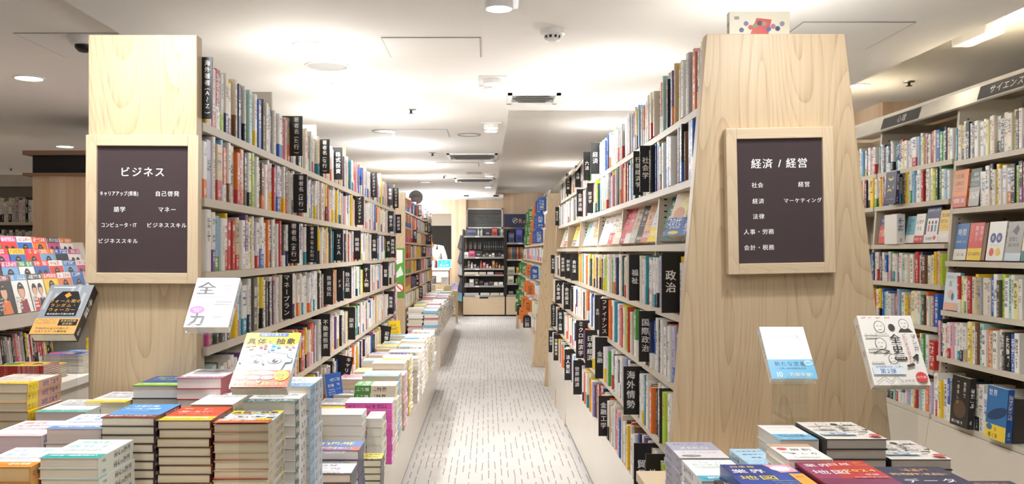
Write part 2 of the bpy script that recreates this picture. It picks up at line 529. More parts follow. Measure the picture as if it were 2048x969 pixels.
for px, py, lb in ((620, 90, 'round downlight above the business bookcase, near the grey round speaker'), (690, 168, 'bright round downlight just past the grey round speaker'),
                   (735, 225, 'round downlight on the middle ceiling beside a sprinkler head'), (788, 290, 'round downlight in front of the small ceiling hatch row'),
                   (815, 331, 'round downlight over the far end of the business bookcase'), (836, 352, 'small round downlight past the far end of the business bookcase'),
                   (870, 385, 'small lit downlight near the back wall, over the cash counter'), (912, 388, 'lit downlight before the back wall, at the middle of the aisle'),
                   (829, 397, 'small lit downlight at the back wall over the paperback bookcase'), (849, 397, 'small lit downlight at the back wall above the dark opening'), (1535, -3, 'round downlight at the top of the photo above the economics end panel'),
                   (1042, 176, 'round downlight beside the nearest air vent'), (1232, 124, 'round downlight above the economics bookcase, past the smoke detector'),
                   (1285, 216, 'dim round downlight at the edge of the raised ceiling bay')):
    X, Z = on_ceiling(px, py)
    downlight(X, min(Z, 18.0), lb, w=LAMP_W * (1.4 if Z > 11 else 1.0), ceil_fill=CEIL_FILL_W * (0.42 if Z < 6 else 1.15))
for X, Z, lb in ((-1.02, 2.2, 'downlight over the stacks before the business sign'), (0.92, 2.15, 'downlight over the stacks before the economics sign'), (0.1, 1.0, 'downlight over the aisle entrance'),
                 (-1.0, 0.3, 'downlight behind the viewer on the business side'), (1.0, 0.2, 'downlight behind the viewer on the economics side')):
    downlight(X, Z, lb, w=LAMP_W * (0.85 if X < -.5 and Z > 2.1 else 0.5), ceil_fill=CEIL_FILL_W * (0.6 if X < -.5 else 0.4))
for X, Z, lb in ((1.2, 8.6, 'added downlight in the raised ceiling bay over the law books'), (1.2, 12.5, 'added downlight in the raised ceiling bay near the back wall')):  # lamps added to brighten the raised bay, which has none of its own
    downlight(X, Z, lb, z=CEIL_HI, w=LAMP_W * 1.3, ceil_fill=4.0)
for px, py, lb in ((58, 156, 'oval looking downlight on the pinkish side ceiling nearest the dome camera'), (130, 293, 'small downlight on the side ceiling above the wooden cabinet'), (42, 359, 'lit downlight on the side ceiling beyond the magazine rack'),
                   (-260, 260, 'unseen added downlight on the side ceiling outside the magazine rack'), (-700, 60, 'unseen added downlight on the side ceiling nearest the viewer'), (-1100, 200, 'unseen added downlight on the outer side ceiling')):  # this row: out-of-view downlights added to lighten the side ceiling
    X, Z = on_ceiling(px, py, CEIL_HI)
    downlight(X, Z, lb, z=CEIL_HI, r=0.09, w=LAMP_W * 1.9, ceil_fill=0, tint=(1, 0.91, 0.87))
for px, py, lb in ((1715, 171, 'downlight on the side ceiling half hidden by the economics end panel'), (2036, 20, 'downlight at the ceiling edge above the psychology bookcase')):
    X, Z = on_ceiling(px, py, CEIL_HI)
    downlight(X, Z, lb, z=CEIL_HI, w=LAMP_W * 0.5, ceil_fill=0.8, tint=(1, 0.93, 0.78))

def spotlight(X, Z, label, n):
    """a square recessed fitting holding swivel heads"""
    t = thing('recessed_spotlight', label, 'ceiling light', (X, Z, CEIL), group='swivel spotlights along the aisle')
    g = G()
    for i in range(n):
        dy = (i - (n - 1) / 2) * 0.2
        g.box((-0.085, dy - 0.1, -0.006), (0.085, dy + 0.1, 0.0))
    g.build('plate', M['plastic'], t)
    for i in range(n):
        dy = (i - (n - 1) / 2) * 0.2
        h = G(); h.lathe([(0.062, 0), (0.062, -0.03), (0.055, -0.032)], 20)
        o = h.build('lamp_head', M['plastic'], t, loc=(0, dy, -0.004))
        h = G(); h.lathe([(0.055, 0), (0.03, -0.004), (0, -0.005)], 20)
        h.build('lens', M['lens'], o, loc=(0, 0, -0.03))
    lamp_light(t, 'SPOT', LAMP_W * 0.26 * n, -0.05, R(120), 0.06)
for px, py, n, lb in ((998, 2, 1, 'swivel spotlight over the aisle nearest the top of the photo'), (985, 164, 2, 'twin swivel spotlight over the aisle, level with the nearest air vent'), (982, 252, 2, 'twin swivel spotlight at the corner of the raised ceiling bay'),
                      (979, 320, 1, 'swivel spotlight beside the second air vent'), (978, 348, 1, 'swivel spotlight between the second and third air vents'), (976, 371, 1, 'swivel spotlight nearest the back wall')):
    X, Z = on_ceiling(px, py)
    spotlight(X, Z, lb, n)

X, Z = on_ceiling(655, 131)
t = thing('ceiling_speaker', 'large round grey loudspeaker set in the ceiling above the business bookcase', 'speaker', (X, Z, CEIL))
g = G(); g.lathe([(0.13, 0), (0.128, -0.008), (0.115, -0.009), (0.115, -0.003)], 40); g.build('rim', M['plastic'], t)
g = G(); g.lathe([(0.115, -0.004), (0, -0.005)], 40); g.build('cloth_cover', M['grille'], t)
X, Z = on_ceiling(1105, 60)
t = thing('smoke_detector', 'white smoke detector on the ceiling over the aisle', 'smoke detector', (X, Z, CEIL))
g = G(); g.lathe([(0.062, 0), (0.06, -0.022), (0.05, -0.027), (0.0, -0.028)], 28); g.build('base', M['plastic'], t)
g = G(); g.lathe([(0.04, -0.027), (0.035, -0.05), (0.02, -0.056), (0, -0.057)], 24)
o = g.build('sensor_head', M['plastic'], t)
g = G()
for i in range(10):
    a = 2 * math.pi * i / 10
    c, s_ = math.cos(a), math.sin(a)
    g.face([(0.041 * c - 0.006 * s_, 0.041 * s_ + 0.006 * c, -0.031), (0.041 * c + 0.006 * s_, 0.041 * s_ - 0.006 * c, -0.031), (0.0385 * c + 0.006 * s_, 0.0385 * s_ - 0.006 * c, -0.043), (0.0385 * c - 0.006 * s_, 0.0385 * s_ + 0.006 * c, -0.043)])
g.build('slot', M['slot'], o)

def vent(px, py, wx, wy, label):
    X, Z = on_ceiling(px, py)
    t = thing('air_vent', label, 'air vent', (X, Z, CEIL), group='rectangular air vents along the ceiling')
    g = G()
    for a, b in (((-wx, -wy), (wx, -wy + 0.03)), ((-wx, wy - 0.03), (wx, wy)), ((-wx, -wy), (-wx + 0.03, wy)), ((wx - 0.03, -wy), (wx, wy))):
        g.box((a[0], a[1], -0.014), (b[0], b[1], 0))
    g.build('frame', M['plastic'], t)
    g = G(); g.box((-wx + 0.03, -wy + 0.03, -0.002), (wx - 0.03, wy - 0.03, -0.001)); g.build('duct', M['grey'], t)
    n = 5
    for i in range(n):
        y = -wy + 0.03 + (i + 0.5) * (2 * wy - 0.06) / n
        k = 0.03 + 0.02 * abs(i - n // 2)
        g = G(); g.hexa([(-wx + k + .01, y - .022, -.016), (wx - k - .01, y - .022, -.016), (wx - k - .01, y - .016, -.014), (-wx + k + .01, y - .016, -.014), (-wx + k + .01, y + .012, -.004), (wx - k - .01, y + .012, -.004), (wx - k - .01, y + .018, -.003), (-wx + k + .01, y + .018, -.003)])
        g.build('slat', M['plastic'], t)
vent(1066, 196, 0.18, 0.2, 'nearest rectangular air vent, beside the raised ceiling bay')
vent(945, 313, 0.28, 0.3, 'second rectangular air vent along the aisle ceiling')
vent(950, 360, 0.3, 0.3, 'third rectangular air vent, nearest the back wall')
def hatch(cx, cz, wx, wy, z, label, m='ceil'):
    t = thing('ceiling_hatch', label, 'access hatch', (cx, cz, z))
    g = G(); g.box((-wx, -wy, -0.004), (wx, wy, -0.0005)); g.build('lid', M['ceil'], t)
    g = G(); w = 0.006
    for a, b in (((-wx - w, -wy - w), (wx + w, -wy)), ((-wx - w, wy), (wx + w, wy + w)), ((-wx - w, -wy), (-wx, wy)), ((wx, -wy), (wx + w, wy))):
        g.box((a[0], a[1], -0.003), (b[0], b[1], -0.0005))
    g.build('joint_strip', M['grey'], t)
hatch(-0.28, 4.7, 0.245, 0.22, CEIL, 'square access hatch in the ceiling over the near aisle')
hatch(-0.6, 8.1, 0.25, 0.25, CEIL, 'access hatch in the ceiling beyond the second sprinkler')
hatch(-0.35, 11.0, 0.25, 0.25, CEIL, 'access hatch in the ceiling nearest the back wall')
hatch(1.75, 4.45, 0.26, 0.27, CEIL, 'access hatch in the ceiling above the economics end panel')
hatch(-2.35, 5.3, 0.3, 0.3, CEIL_HI, 'access hatch in the pinkish side ceiling')
for px, py, z, lb in ((822, 219, CEIL, 'sprinkler head on the ceiling nearest the speaker'), (865, 306, CEIL, 'second sprinkler head along the aisle ceiling'), (888, 352, CEIL, 'third sprinkler head along the aisle ceiling'),
                      (1818, 163, CEIL_HI, 'sprinkler head above the psychology bookcase'), (22, 337, CEIL_HI, 'sprinkler head over the magazine rack side')):
    X, Z = on_ceiling(px, py, z)
    t = thing('sprinkler_head', lb, 'sprinkler', (X, Z, z))
    g = G(); g.lathe([(0.04, 0), (0.036, -0.006), (0.014, -0.009)], 20); g.build('collar', M['chrome'], t)
    g = G(); g.lathe([(0.01, -0.008), (0.01, -0.03), (0.022, -0.031), (0.022, -0.034), (0, -0.035)], 16); g.build('nozzle', M['dark'], t)
for px, py, lb in ((938, 269, 'flat round ceiling disc near the second air vent'), (948, 346, 'flat round ceiling disc between the air vents'), (768, 262, 'faint round ceiling disc beside the small hatch'), (850, 364, 'faint round ceiling disc far down the aisle')):
    X, Z = on_ceiling(px, py)
    t = thing('ceiling_disc', lb, 'ceiling speaker', (X, Z, CEIL))
    g = G(); g.lathe([(0.11, 0), (0.107, -0.008), (0.095, -0.009)], 28); g.build('rim', M['grey'], t)
    g = G(); g.lathe([(0.095, -0.006), (0, -0.007)], 28); g.build('cover', M['plastic'], t)
X, Z = on_ceiling(168, 74, CEIL_HI)
t = thing('dome_camera', 'white dome security camera with a black eye on the pinkish side ceiling', 'security camera', (X, Z, CEIL_HI))
g = G(); g.lathe([(0.088, 0), (0.086, -0.022), (0.07, -0.045), (0.045, -0.05)], 32); g.build('housing', M['plastic'], t, smooth=False)
g = G(); g.lathe([(0.05, -0.045), (0.048, -0.065), (0.03, -0.085), (0, -0.092)], 28); g.build('eye', M['black'], t, loc=(0.0, 0, 0), smooth=True)
t = thing('air_conditioner', 'ceiling cassette air conditioner seen edge-on before the back wall', 'air conditioner', (-0.1, 17.2, CEIL))
g = G(); g.box((-0.42, -0.42, -0.05), (0.42, 0.42, -0.0005)); g.build('panel', M['plastic'], t)
for sx in (-1, 1):
    g = G(); g.box((sx * 0.28 - 0.05, -0.425, -0.04), (sx * 0.28 + 0.05, -0.418, -0.012)); g.build('outlet', M['slot'], t)
# track light over the wall bookcase
t = thing('track_light', 'white box track light on a black rail above the psychology bookcase', 'track light', (2.62, 4.75, CEIL_HI))
g = G(); g.box((-0.018, -1.2, -0.03), (0.018, 0.9, -0.001)); g.build('rail', M['dark'], t)
g = G(); g.hexa([(-.05, -.16, -.1), (.05, -.16, -.1), (.05, .16, -.1), (-.05, .16, -.1), (-.05, -.18, -.03), (.05, -.18, -.03), (.05, .18, -.03), (-.05, .18, -.03)]); g.build('housing', M['plastic'], t)
lamp_light(t, 'SPOT', 25, -0.12, R(130), 0.08, (1, 0.93, 0.8))

# ------------------------------------------------------------------ books that stand on a shelf
def ink_for(c):
    return INKW if c in DARK else (lin('c8483c') if random.random() < 0.12 else lin('2b2b35') if random.random() < 0.8 else lin('2d4f9a'))
def standing(g, t, h, d, c, band=None, ts=None, title=None):
    """spine on y=0 facing -y, thickness along x, height along z; jacket = slot 0, pages = slot 1"""
    cc, cb = colr(c), colr(band) if band else colr(c)
    f = random.uniform(0.9, 1.06)
    cc = tuple(min(1, x * f) for x in cc)
    if not band: cb = cc
    ink = ts or ink_for(c)
    hb = h * random.uniform(0.26, 0.4) if band else h * 0.12
    ch = min(0.16 * t, 0.004)
    xs = (-t / 2, -t / 2 + ch, t / 2 - ch, t / 2)
    ys = (ch, 0, 0, ch)
    top0 = h * random.uniform(0.86, 0.95)
    mid = hb + (top0 - hb) * random.uniform(0.12, 0.4)
    zs = [(0, hb * 0.18, cb, None), (hb * 0.18, hb * 0.9, cb, ink_for(band) if band else (ink if random.random() < 0.5 else None)), (hb * 0.9, hb, cb, None),
          (hb, mid, cc, ink if random.random() < 0.55 else None), (mid, mid + 0.006, cc, None), (mid + 0.006, top0, cc, ink), (top0, h, cc, None)]
    for i in range(3):
        for z0, z1, col, ik in zs:
            uv = None
            if i == 1 and ik is not None:
                big = z0 > mid
                w = (t - 2 * ch)
                cell = w * (0.95 if big else 0.6)
                n = max(1, round((z1 - z0) / cell))
                k = random.randint(0, 500)
                e = 0.02 if big else -0.3
                uv = [(e, k + n), (1 - e, k + n), (1 - e, k), (e, k)]
            g.face([(xs[i], ys[i], z0), (xs[i + 1], ys[i + 1], z0), (xs[i + 1], ys[i + 1], z1), (xs[i], ys[i], z1)], 0, col, ik, uv)
    if title:
        A = Art(g, (0, 0, 0), (1, 0, 0), (0, 0, 1), (0, -1, 0)) if ord(title[0]) > 0x2E00 else Art(g, (0, 0, 0), (0, 0, -1), (1, 0, 0), (0, -1, 0))
        A.rect(*((-t * .4, mid, t * .4, top0) if ord(title[0]) > 0x2E00 else (-top0, -t * .4, -mid, t * .4)), cc)
        if ord(title[0]) > 0x2E00: A.text(title, 0, top0, min(t * .72, (top0 - mid) / len(title)), ink, vert=True, bold=.01)
        else: A.text(title, -(top0 + mid) / 2, 0, min(t * .75, (top0 - mid) / (len(title) * .62)), ink, bold=.01)
    for sx in (-1, 1):
        x = sx * t / 2
        for z0, z1, col in ((0, hb, cb), (hb, h, cc)):
            q = [(x, ch, z0), (x, d, z0), (x, d, z1), (x, ch, z1)]
            g.face(q if sx > 0 else q[::-1], 0, col)
    k = random.randint(0, 90)
    tp = h - 0.0035
    g.face([(-t / 2, ch, tp), (-t / 2 + 0.0015, 0.003, tp), (t / 2 - 0.0015, 0.003, tp), (t / 2, ch, tp), (t / 2, d, tp), (-t / 2, d, tp)], 1, PAGEC, None, [(0, k)] * 2 + [(0, k + 1)] * 3 + [(0, k)])
    g.face([(t / 2, d - 0.003, 0), (-t / 2, d - 0.003, 0), (-t / 2, d - 0.003, tp), (t / 2, d - 0.003, tp)], 1, PAGEC)
    g.face([(-t / 2, ch, 0), (-t / 2, d, 0), (t / 2, d, 0), (t / 2, ch, 0)], 1, PAGEC)

RANDTOK = ['W1'] * 8 + ['W2'] * 6 + ['w1', 'w2', 'WR1', 'WB1', 'WY1', 'WO1', 'WK1', 'WN1', 'Wg1', 'WP1', 'WT1', 'wC1', 'wR1', 'G1', 'G2', 'k1', 'K1', 'K2', 'R1', 'r1', 'P1', 'O1', 'Y1', 'y1', 'g1', 'D1', 'T1', 't1', 'B1', 'b1', 'N1', 'V1', 'v1', 'C1', 'c1', 'YK1', 'RW1', 'BW1', 'OW1', 'NW1']
PALE = ['W1'] * 10 + ['W2'] * 6 + ['w1'] * 4 + ['w2', 'P1', 'c1', 'y1', 'WR1', 'WO1', 'WY1', 'wC1', 'G1', 'r1', 'v1', 't1', 'k1', 'K1', 'O1', 'Y1', 'WN1']
def parse(tok):
    a = [ch for ch in tok if ch.isalpha()]
    n = [ch for ch in tok if ch.isdigit()]
    return a[0], (a[1] if len(a) > 1 else None), int(n[0]) if n else 1

# unit: side +1 = the shelf faces +x (the business bookcase); -1 = it faces -x
def shelf_row(side, face_x, z, y0, y1, spec, hmax, name, lab, cat='book', group=None, pool=RANDTOK, mass=None, depth=0.135, hr=(0.84, 1.0), n0=0, jut=0.012):
    """books side by side from y0 (near) to y1; spec tokens first, then more of the pool. mass: a collector for books too small to part"""
    toks = spec.split() if spec else []
    y = y0
    n = n0
    rotz = R(90) if side > 0 else R(-90)
    made = 0
    hfix = None
    while True:
        tok = toks.pop(0) if toks else (random.choice(pool) if y < y1 else None)
        if tok is None: break
        if tok[0] == '.':
            y += 0.01 * int(tok[1:] or 1); continue
        tok, _, ttl = tok.partition(':')
        c, b, wd = parse(tok)
        t = (0.016 + 0.0105 * wd) * random.uniform(0.92, 1.08)
        if y + t > y1 - 0.002:
            if y1 - 0.002 - y > 0.012: t = y1 - 0.0025 - y
            else: break
        h = hmax * random.uniform(*hr)
        if random.random() < 0.1: h = hmax * 0.98
        d = depth * random.uniform(0.92, 1.08)
        inset = random.uniform(-jut, 0.006)
        x = face_x - side * 0.004 - side * inset
        n += 1
        yc = y + t / 2
        T = Matrix.Translation((x, yc, z + 0.0006)) @ Matrix.Rotation(rotz, 4, 'Z')
        if mass is not None:
            mass.T = T
            standing(mass, t - 0.0008, h, d, c, b)
        else:
            g = G()
            standing(g, t - 0.0008, h, d, c, b, title=ttl.replace('_', ' ') or None)
            o = g.build(name, JK, None, (x, yc, z + 0.0006), (0, 0, rotz))
            size = 'slim ' if wd <= 1 and t < 0.026 else ('thick ' if wd >= 3 else '')
            tag(o, size + cname(c) + ' book' + (', ' + cname(b) + ' band' if b else '') + ', ' + lab.replace('#', ordw(n)), cat, group)
        y += t
        made += 1
    return n

def divider(text, side, face_x, z, y, w, h, lab, out=None, tilt=0.0, col='black', ink=INKW, name='shelf_divider', group='black section dividers between the books', cat='divider', dark=(0.012, 0.011, 0.012)):
    """a thin plate standing between the books, its printed end sticking out into the aisle and facing the reader"""
    g = G()
    t = 0.007
    back = -0.05
    a, b = sorted((side * back, side * w))
    g.box((a, -t / 2, 0), (b, t / 2, h), 0, dark)
    n = sum(0.62 if ch in '()' else 1.02 for ch in text)
    cw = min(w * 0.66, h * 0.92 / n)
    A = Art(g, (side * w / 2, -t / 2, 0), (1, 0, 0), (0, 0, 1), (0, -1, 0))
    A.text(text, 0, h * (0.5 + 0.02) + n * cw / 2, cw, ink, vert=True, bold=.022)
    o = g.build(name, JK, None, (face_x, y, z), (0, R(tilt), 0))
    tag(o, lab, cat, group)
    return o

# ------------------------------------------------------------------ bookcases
def slot_strip(g, x, y, z0, z1, step=0.025, wid=0.012):
    z = z0
    while z < z1:
        g.face([(x - wid / 2, y, z), (x + wid / 2, y, z), (x + wid / 2, y, z + 0.006), (x - wid / 2, y, z + 0.006)], 1)
        z += step

def prism_end(g, x0b, x1b, x0t, x1t, y0, y1, zb, zt, mat=0):
    g.hexa([(x0b, y0, zb), (x1b, y0, zb), (x1b, y1, zb), (x0b, y1, zb), (x0t, y0, zt), (x1t, y0, zt), (x1t, y1, zt), (x0t, y1, zt)], mat)

# ---- A: the business bookcase (faces +x)
LX = -0.872
LB = [1.718, 1.486, 1.257, 1.026, 0.766, 0.518]       # board tops
LY = [2.733 + 0.965 * k for k in range(7)]
def lface(z): return LX + 0.02 * (1.5 - z)
t = thing('bookcase', 'pale wood and beige business bookcase with a flat end panel and low stacking ledge', 'bookcase', (LX, LY[0], 0))
def part(g, name, m, root, bevel=0):
    o = g.build(name, m, root)
    o.matrix_parent_inverse = Matrix.Translation(-Vector(root.location))
    if bevel:
        b = o.modifiers.new('edge', 'BEVEL'); b.width = bevel; b.segments = 2; b.limit_method = 'ANGLE'
    return o
g = G(); g.box((-1.2006, 2.683, 0.0), (-0.873, 2.733, 1.975)); part(g, 'end_panel', M['wood'], t, 0.003)
g = G(); g.box((-1.2006, LY[6], 0.0), (-0.873, LY[6] + 0.03, 1.96)); part(g, 'end_panel', M['wood'], t, 0.003)
for k in range(6):
    g = G()
    y = LY[k] + (0.0 if k else 0.002)
    g.hexa([(-1.2, y, .0), (lface(0) - .012, y, 0), (lface(0) - .012, y + .02, 0), (-1.2, y + .02, 0), (-1.2, y, 1.985), (lface(1.985) - .012, y, 1.985), (lface(1.985) - .012, y + .02, 1.985), (-1.2, y + .02, 1.985)])
    for za, zb in zip(LB[::-1], LB[::-1][1:] + [1.93]):
        slot_strip(g, lface(za) - 0.035, y - 0.0004, zb - 0.09, zb - 0.03)
    part(g, 'upright', [M['shelf'], M['slot']], t)
for z in LB:
    g = G(); g.box((-1.2, LY[0] + 0.001, z - 0.026), (lface(z) + 0.006, LY[6] - 0.001, z)); part(g, 'shelf', M['shelf'], t)
g = G(); g.box((-0.9, LY[0], 0.03), (-0.475, LY[6], 0.363)); part(g, 'ledge', M['plinth'], t)
g = G(); g.box((-0.9, LY[0], 0.0), (-0.49, LY[6], 0.03)); part(g, 'toe_kick', M['slot'], t)
g = G(); g.box((-1.2, LY[0] + .001, 0.364), (-0.66, LY[6] - .001, 0.517)); part(g, 'riser', M['shelf'], t)

LSPEC = [
 [ '.3 RY2 W1 WR3:Learn_Better RW2 VW1 WL2:Chat wN2 WV2 Y1 wC1 W1 N2 B2 wK1 g2 t2 w2 WY2 W1 B3 vb2 k1 w2 G2 W2', 'W2 WB4 R1 P1 wK1 y1 .1 cO2 N2 R1 w1 W1 WP2 D2 W1 k1 w1 W1', '.1 V1 wK1 W2 .1 W1 O2 w3 Y2 K1 W1 R1 WO1'],
 [ 'WO2 v3 W1 cR4 b1 OW2 WC1 b2 w3 OR2 R1 O1 wO1 k2 WK2 L2 v1 W2 K2 CO2 w1 W2 P1 W1', 'vB4 WO3 WY1 W1 CR2 G1 Wg2 .1 w1 WV1 W2 c1 k1 W2 WR2', 'w4 R1 C2 Wr1 YK2 W1 R1 V1 O1 W2 WY2 WR1 W1'],
 [ 'W3 WV2 bg5:知っておきたい W2:FACTFULNESS WR2 YO1 R2 R2 cR3 w1 W2 VW2 W1 KW1 Y2 W1 VW1 WR2 WB2 WB2 W1 O2 K4 W2', 'R1 W2 kW2 .1 W1 WN1 G2 W1 .1 R1 Y1', 'W1 WB1 Y1 WR1 G2 v1 .1 Y1 W1 k1'],
 [ 'p2 g2 k1 W1 k2 W2 N2 W2 Y1 WO4 b1 WT4 WN1 W2 k4:書経 W1 L1 WC1', 'w1 WC1 .1 C2 wK1 W1 CW1 WY2 WN1 V1 W2 w1 WO2 w1', 'K2 .1 w1 p1 W2 .1 W1 .1 W2 Wg2'],
 [ 't3:効く K4:著者 W2 w2 R1 W1 W2 WK1', 'KY1 Y2 g2 W1 kW1 W2 K1 WC1 W1 O1 WR1 Y2 YK1 R4', 'w1 wg4 W2 K1 WO1 b2 .1 w2 WY1'],
 [ 'w2 W2 K1 W1', 'T2 K1 N2 W1 g1 c1 O1 v1 K3', 'wO3 W1 v1 W1 w1 c1 W1 K1 .1 K2 W1'],
]
ROWN = ['top shelf', 'second shelf', 'third shelf', 'fourth shelf', 'fifth shelf', 'lowest shelf']
LH = [0.205, 0.204, 0.198, 0.198, 0.206, 0.2]
massL = G()
for r in range(6):
    for k in range(6):
        spec = LSPEC[r][k] if k < 3 else ''
        y0, y1 = LY[k] + 0.021, LY[k + 1] - 0.001
        if k < 3:
            lab = ('# from the end panel, ' if k == 0 else '# past ' + ORD[k] + ' upright, ') + ROWN[r] + ' of business bookcase'
            nm = ('self_help_book', 'business_book', 'investment_book')[k]
            shelf_row(1, lface(LB[r]), LB[r], y0, y1, spec, LH[r], nm, lab, group='books on the business bookcase')
        else:
            shelf_row(1, lface(LB[r]), LB[r], y0, y1, spec, LH[r], 'x', 'x', mass=massL)
massL.T = None
o = massL.build('business_books', JK)
tag(o, 'small far books on the deeper bays of the business bookcase', 'books', kind='stuff')

def ldiv(text, r, px, w=0.052, h=0.175, lift=0.012, tilt=0, wh=None):
    z = LB[r] + lift
    x = lface(z) + 0.002
    y = -x * 1780 / (973 - px)
    divider(text, 1, x, z, y, w, h, 'black divider reading ' + text + ' in white, ' + ROWN[r] + ' of business bookcase', tilt=tilt)
for a in (('海外著者(A〜Z)', 0, 405.5, .03, .19), ('著者名(た行)', 0, 581, .054, .178, .03), ('著者名(な行)', 0, 639.5, .052, .18, .012), ('株式投資', 0, 668, .048, .185, .016), ('ビジネスマナー', 0, 741, .05, .19), ('整理術', 0, 774.5, .05, .19), ('ビジネス文書', 0, 786.5, .05, .19),
          ('著者名(は行)', 1, 591, .052, .175, .012), ('インバスケット', 1, 711, .056, .19), ('聞き方', 1, 776, .05, .18), ('問題解決', 1, 792, .05, .18),
          ('著者名(ま行)', 2, 577.5, .046, .18), ('著者名(やらわ行)', 2, 614, .05, .175), ('ＮＩＳＡ', 2, 669.5, .047, .18), ('時間術', 2, 707.5, .045, .19), ('仕事術', 2, 742.5, .046, .19), ('話し方', 2, 771.5, .045, .19), ('資料作成', 2, 780, .05, .19),
          ('マネープラン', 3, 563, .046, .19), ('投資信託', 3, 650.5, .042, .19), ('ＦＸ', 3, 673.5, .036, .19), ('独立起業', 3, 687.5, .046, .19), ('チーム術', 3, 725.5, .052, .2), ('営業', 3, 765, .05, .2),
          ('不動産投資', 4, 642.5, .046, .22), ('副業', 4, 695, .048, .2), ('勉強術', 4, 776, .05, .2)):
    ldiv(*a)
ldiv('キャリア開発', 5, 676, .05, .2, .01, 12)
ldiv('記憶術', 5, 762.5, .055, .2, .005, 8)

# ---- B: the economics bookcase (faces -x, leans back), two joined runs
def rface(z): return 0.73 - 0.085 * (1.814 - z)
RB = [1.814, 1.571, 1.348, 1.102, 0.867, 0.638, 0.395]
RY = [2.735 + 0.99 * k for k in range(5)]
RY2 = [RY[4] + 0.02 + 1.0 * k for k in range(3)]
t = thing('bookcase', 'pale wood economics bookcase with a leaning trapezoid end panel and beige base', 'bookcase', (0.9, RY[0], 0))
g = G(); prism_end(g, 0.497, 1.305, 0.6637, 1.081, 2.683, 2.733, 0.0, 1.978); part(g, 'end_panel', M['wood'], t, 0.003)
for k in range(1, 5):
    g = G(); y = RY[k]
    g.hexa([(rface(0.3) + .012, y, .0), (1.1, y, 0), (1.1, y + .02, 0), (rface(0.3) + .012, y + .02, 0), (rface(1.96) + .012, y, 1.96), (1.0, y, 1.96), (1.0, y + .02, 1.96), (rface(1.96) + .012, y + .02, 1.96)])
    for za, zb in zip(RB[::-1], RB[::-1][1:] + [1.95]):
        slot_strip(g, rface(zb) + 0.04, y - 0.0004, zb - 0.16, zb - 0.03)
    part(g, 'upright', [M['shelf'], M['slot']], t)
for z in RB[:-1]:
    g = G(); g.box((rface(z) - 0.006, RY[0], z - 0.026), (0.98, RY[4], z)); part(g, 'shelf', M['shelf'], t)
g = G(); g.hexa([(0.595, RY[0], .03), (1.05, RY[0], .03), (1.05, RY[4], .03), (0.595, RY[4], .03), (0.597, RY[0], .394), (1.0, RY[0], .394), (1.0, RY[4], .394), (0.597, RY[4], .394)]); part(g, 'base', M['plinth'], t)
g = G(); g.box((0.61, RY[0], 0), (1.05, RY[4], 0.03)); part(g, 'toe_kick', M['slot'], t)

t2 = thing('bookcase', 'law bookcase joined behind the economics bookcase, with a lit looking acrylic header', 'bookcase', (0.9, RY2[0], 0))
for k in range(3):
    g = G(); y = RY2[k]
    e = -0.012 if k == 2 else 0.012
    g.hexa([(rface(0) + e, y, .0), (1.1, y, 0), (1.1, y + .025, 0), (rface(0) + e, y + .025, 0), (rface(1.9) + e, y, 1.99), (1.0, y, 1.99), (1.0, y + .025, 1.99), (rface(1.9) + e, y + .025, 1.99)])
    part(g, 'upright', M['wood'], t2)
for z in RB[:-1]:
    g = G(); g.box((rface(z) - 0.006, RY2[0] + .025, z - 0.026), (0.98, RY2[2], z)); part(g, 'shelf', M['shelf'], t2)
g = G(); g.box((0.60, RY2[0] + .025, 0.0), (1.0, RY2[2], 0.394)); part(g, 'base', M['plinth'], t2)
g = G(); g.hexa([(0.66, RY2[0], 1.93), (0.68, RY2[0], 1.93), (0.68, RY2[2] + .02, 1.93), (0.66, RY2[2] + .02, 1.93), (0.735, RY2[0], 2.03), (0.755, RY2[0], 2.03), (0.755, RY2[2] + .02, 2.03), (0.735, RY2[2] + .02, 2.03)]); part(g, 'header', M['valance'], t2)

RSPEC = [
 ['.1 WR3 W1 Y3 wB1 BW1 O3 P1 G1 w1 gW1 W1 G1 BW3 w1 Y2 c1 VO1 V2 b3 K1 w1', 'W3 w1 yR1 y2 wR2 w2 w2 y1 Wr1 W2 Wg2 OW1 W2', 'GR2 W1 W2 WR2'],
 ['w2 WY1 gY2 BW1 N4 W2 C1 KB2 WV1 C1 W3 K2 W2 Kw2 WB1', '.1 K1 w1 wD1 W1 C1 W3 W2 Y2 K1 G2 w1 G2', 'G1 D1 w1 W1 B2 V1 W1 P1 Y1 .1 WY1 W1'],
 None,
 ['W2 WR1 W1 YN2 N1 .1 P1 WO2 R1 W2 wY1 W2 WY3 BW2 WB2', '.1 W2 w1 tN2 W2 w1 YK1 WY3 K1 k1 P1 R1 G2 G2 w1 N1', 'G1 O1 W1 R1 W2 W1 WL2 L1 WY1'],
 ['WR2 Y2 KY1 CB2 vB2 W2 c2 O2 K2 W3 .1 W1 K1 k1 W2 kW1', 'Gw3 w2 gW3 C1 w1 w2 T1 R1 Y1 g1 L1 .1 .1 W1 Y1 KW1', 'K1 P1 W2 k4 W3 W2 w1 v1'],
 ['W2 WN1 WT1 WR1 W2 WT2 L3 K1 W2 WR1 WV1 WO1 K1 O2 D2 .1', 'O1 W1 wY1 w1 W1 W1 N2 W1 W2 B2 .1', 'W1 R1 P1 .1 v1 w1 W1 C1'],
 ['WR1 W1 YR3:なぜ地政学 .1 Yg2 L1 .1 W2 b1 R2 .1', 'R2 Y3 K1 RN1 W2 w1 WT3 B2 P1 W1 WK2 W1 R2 .1 W1 T1 W2', 'W1 N1 W1 R1 W2 R2 W1 C1 .1 V1'],
]
ROWR = ['top shelf', 'second shelf', 'display shelf', 'fourth shelf', 'fifth shelf', 'sixth shelf', 'lowest shelf']
RH = [0.207, 0.207, 0.2, 0.205, 0.204, 0.2, 0.205]
massR = G()
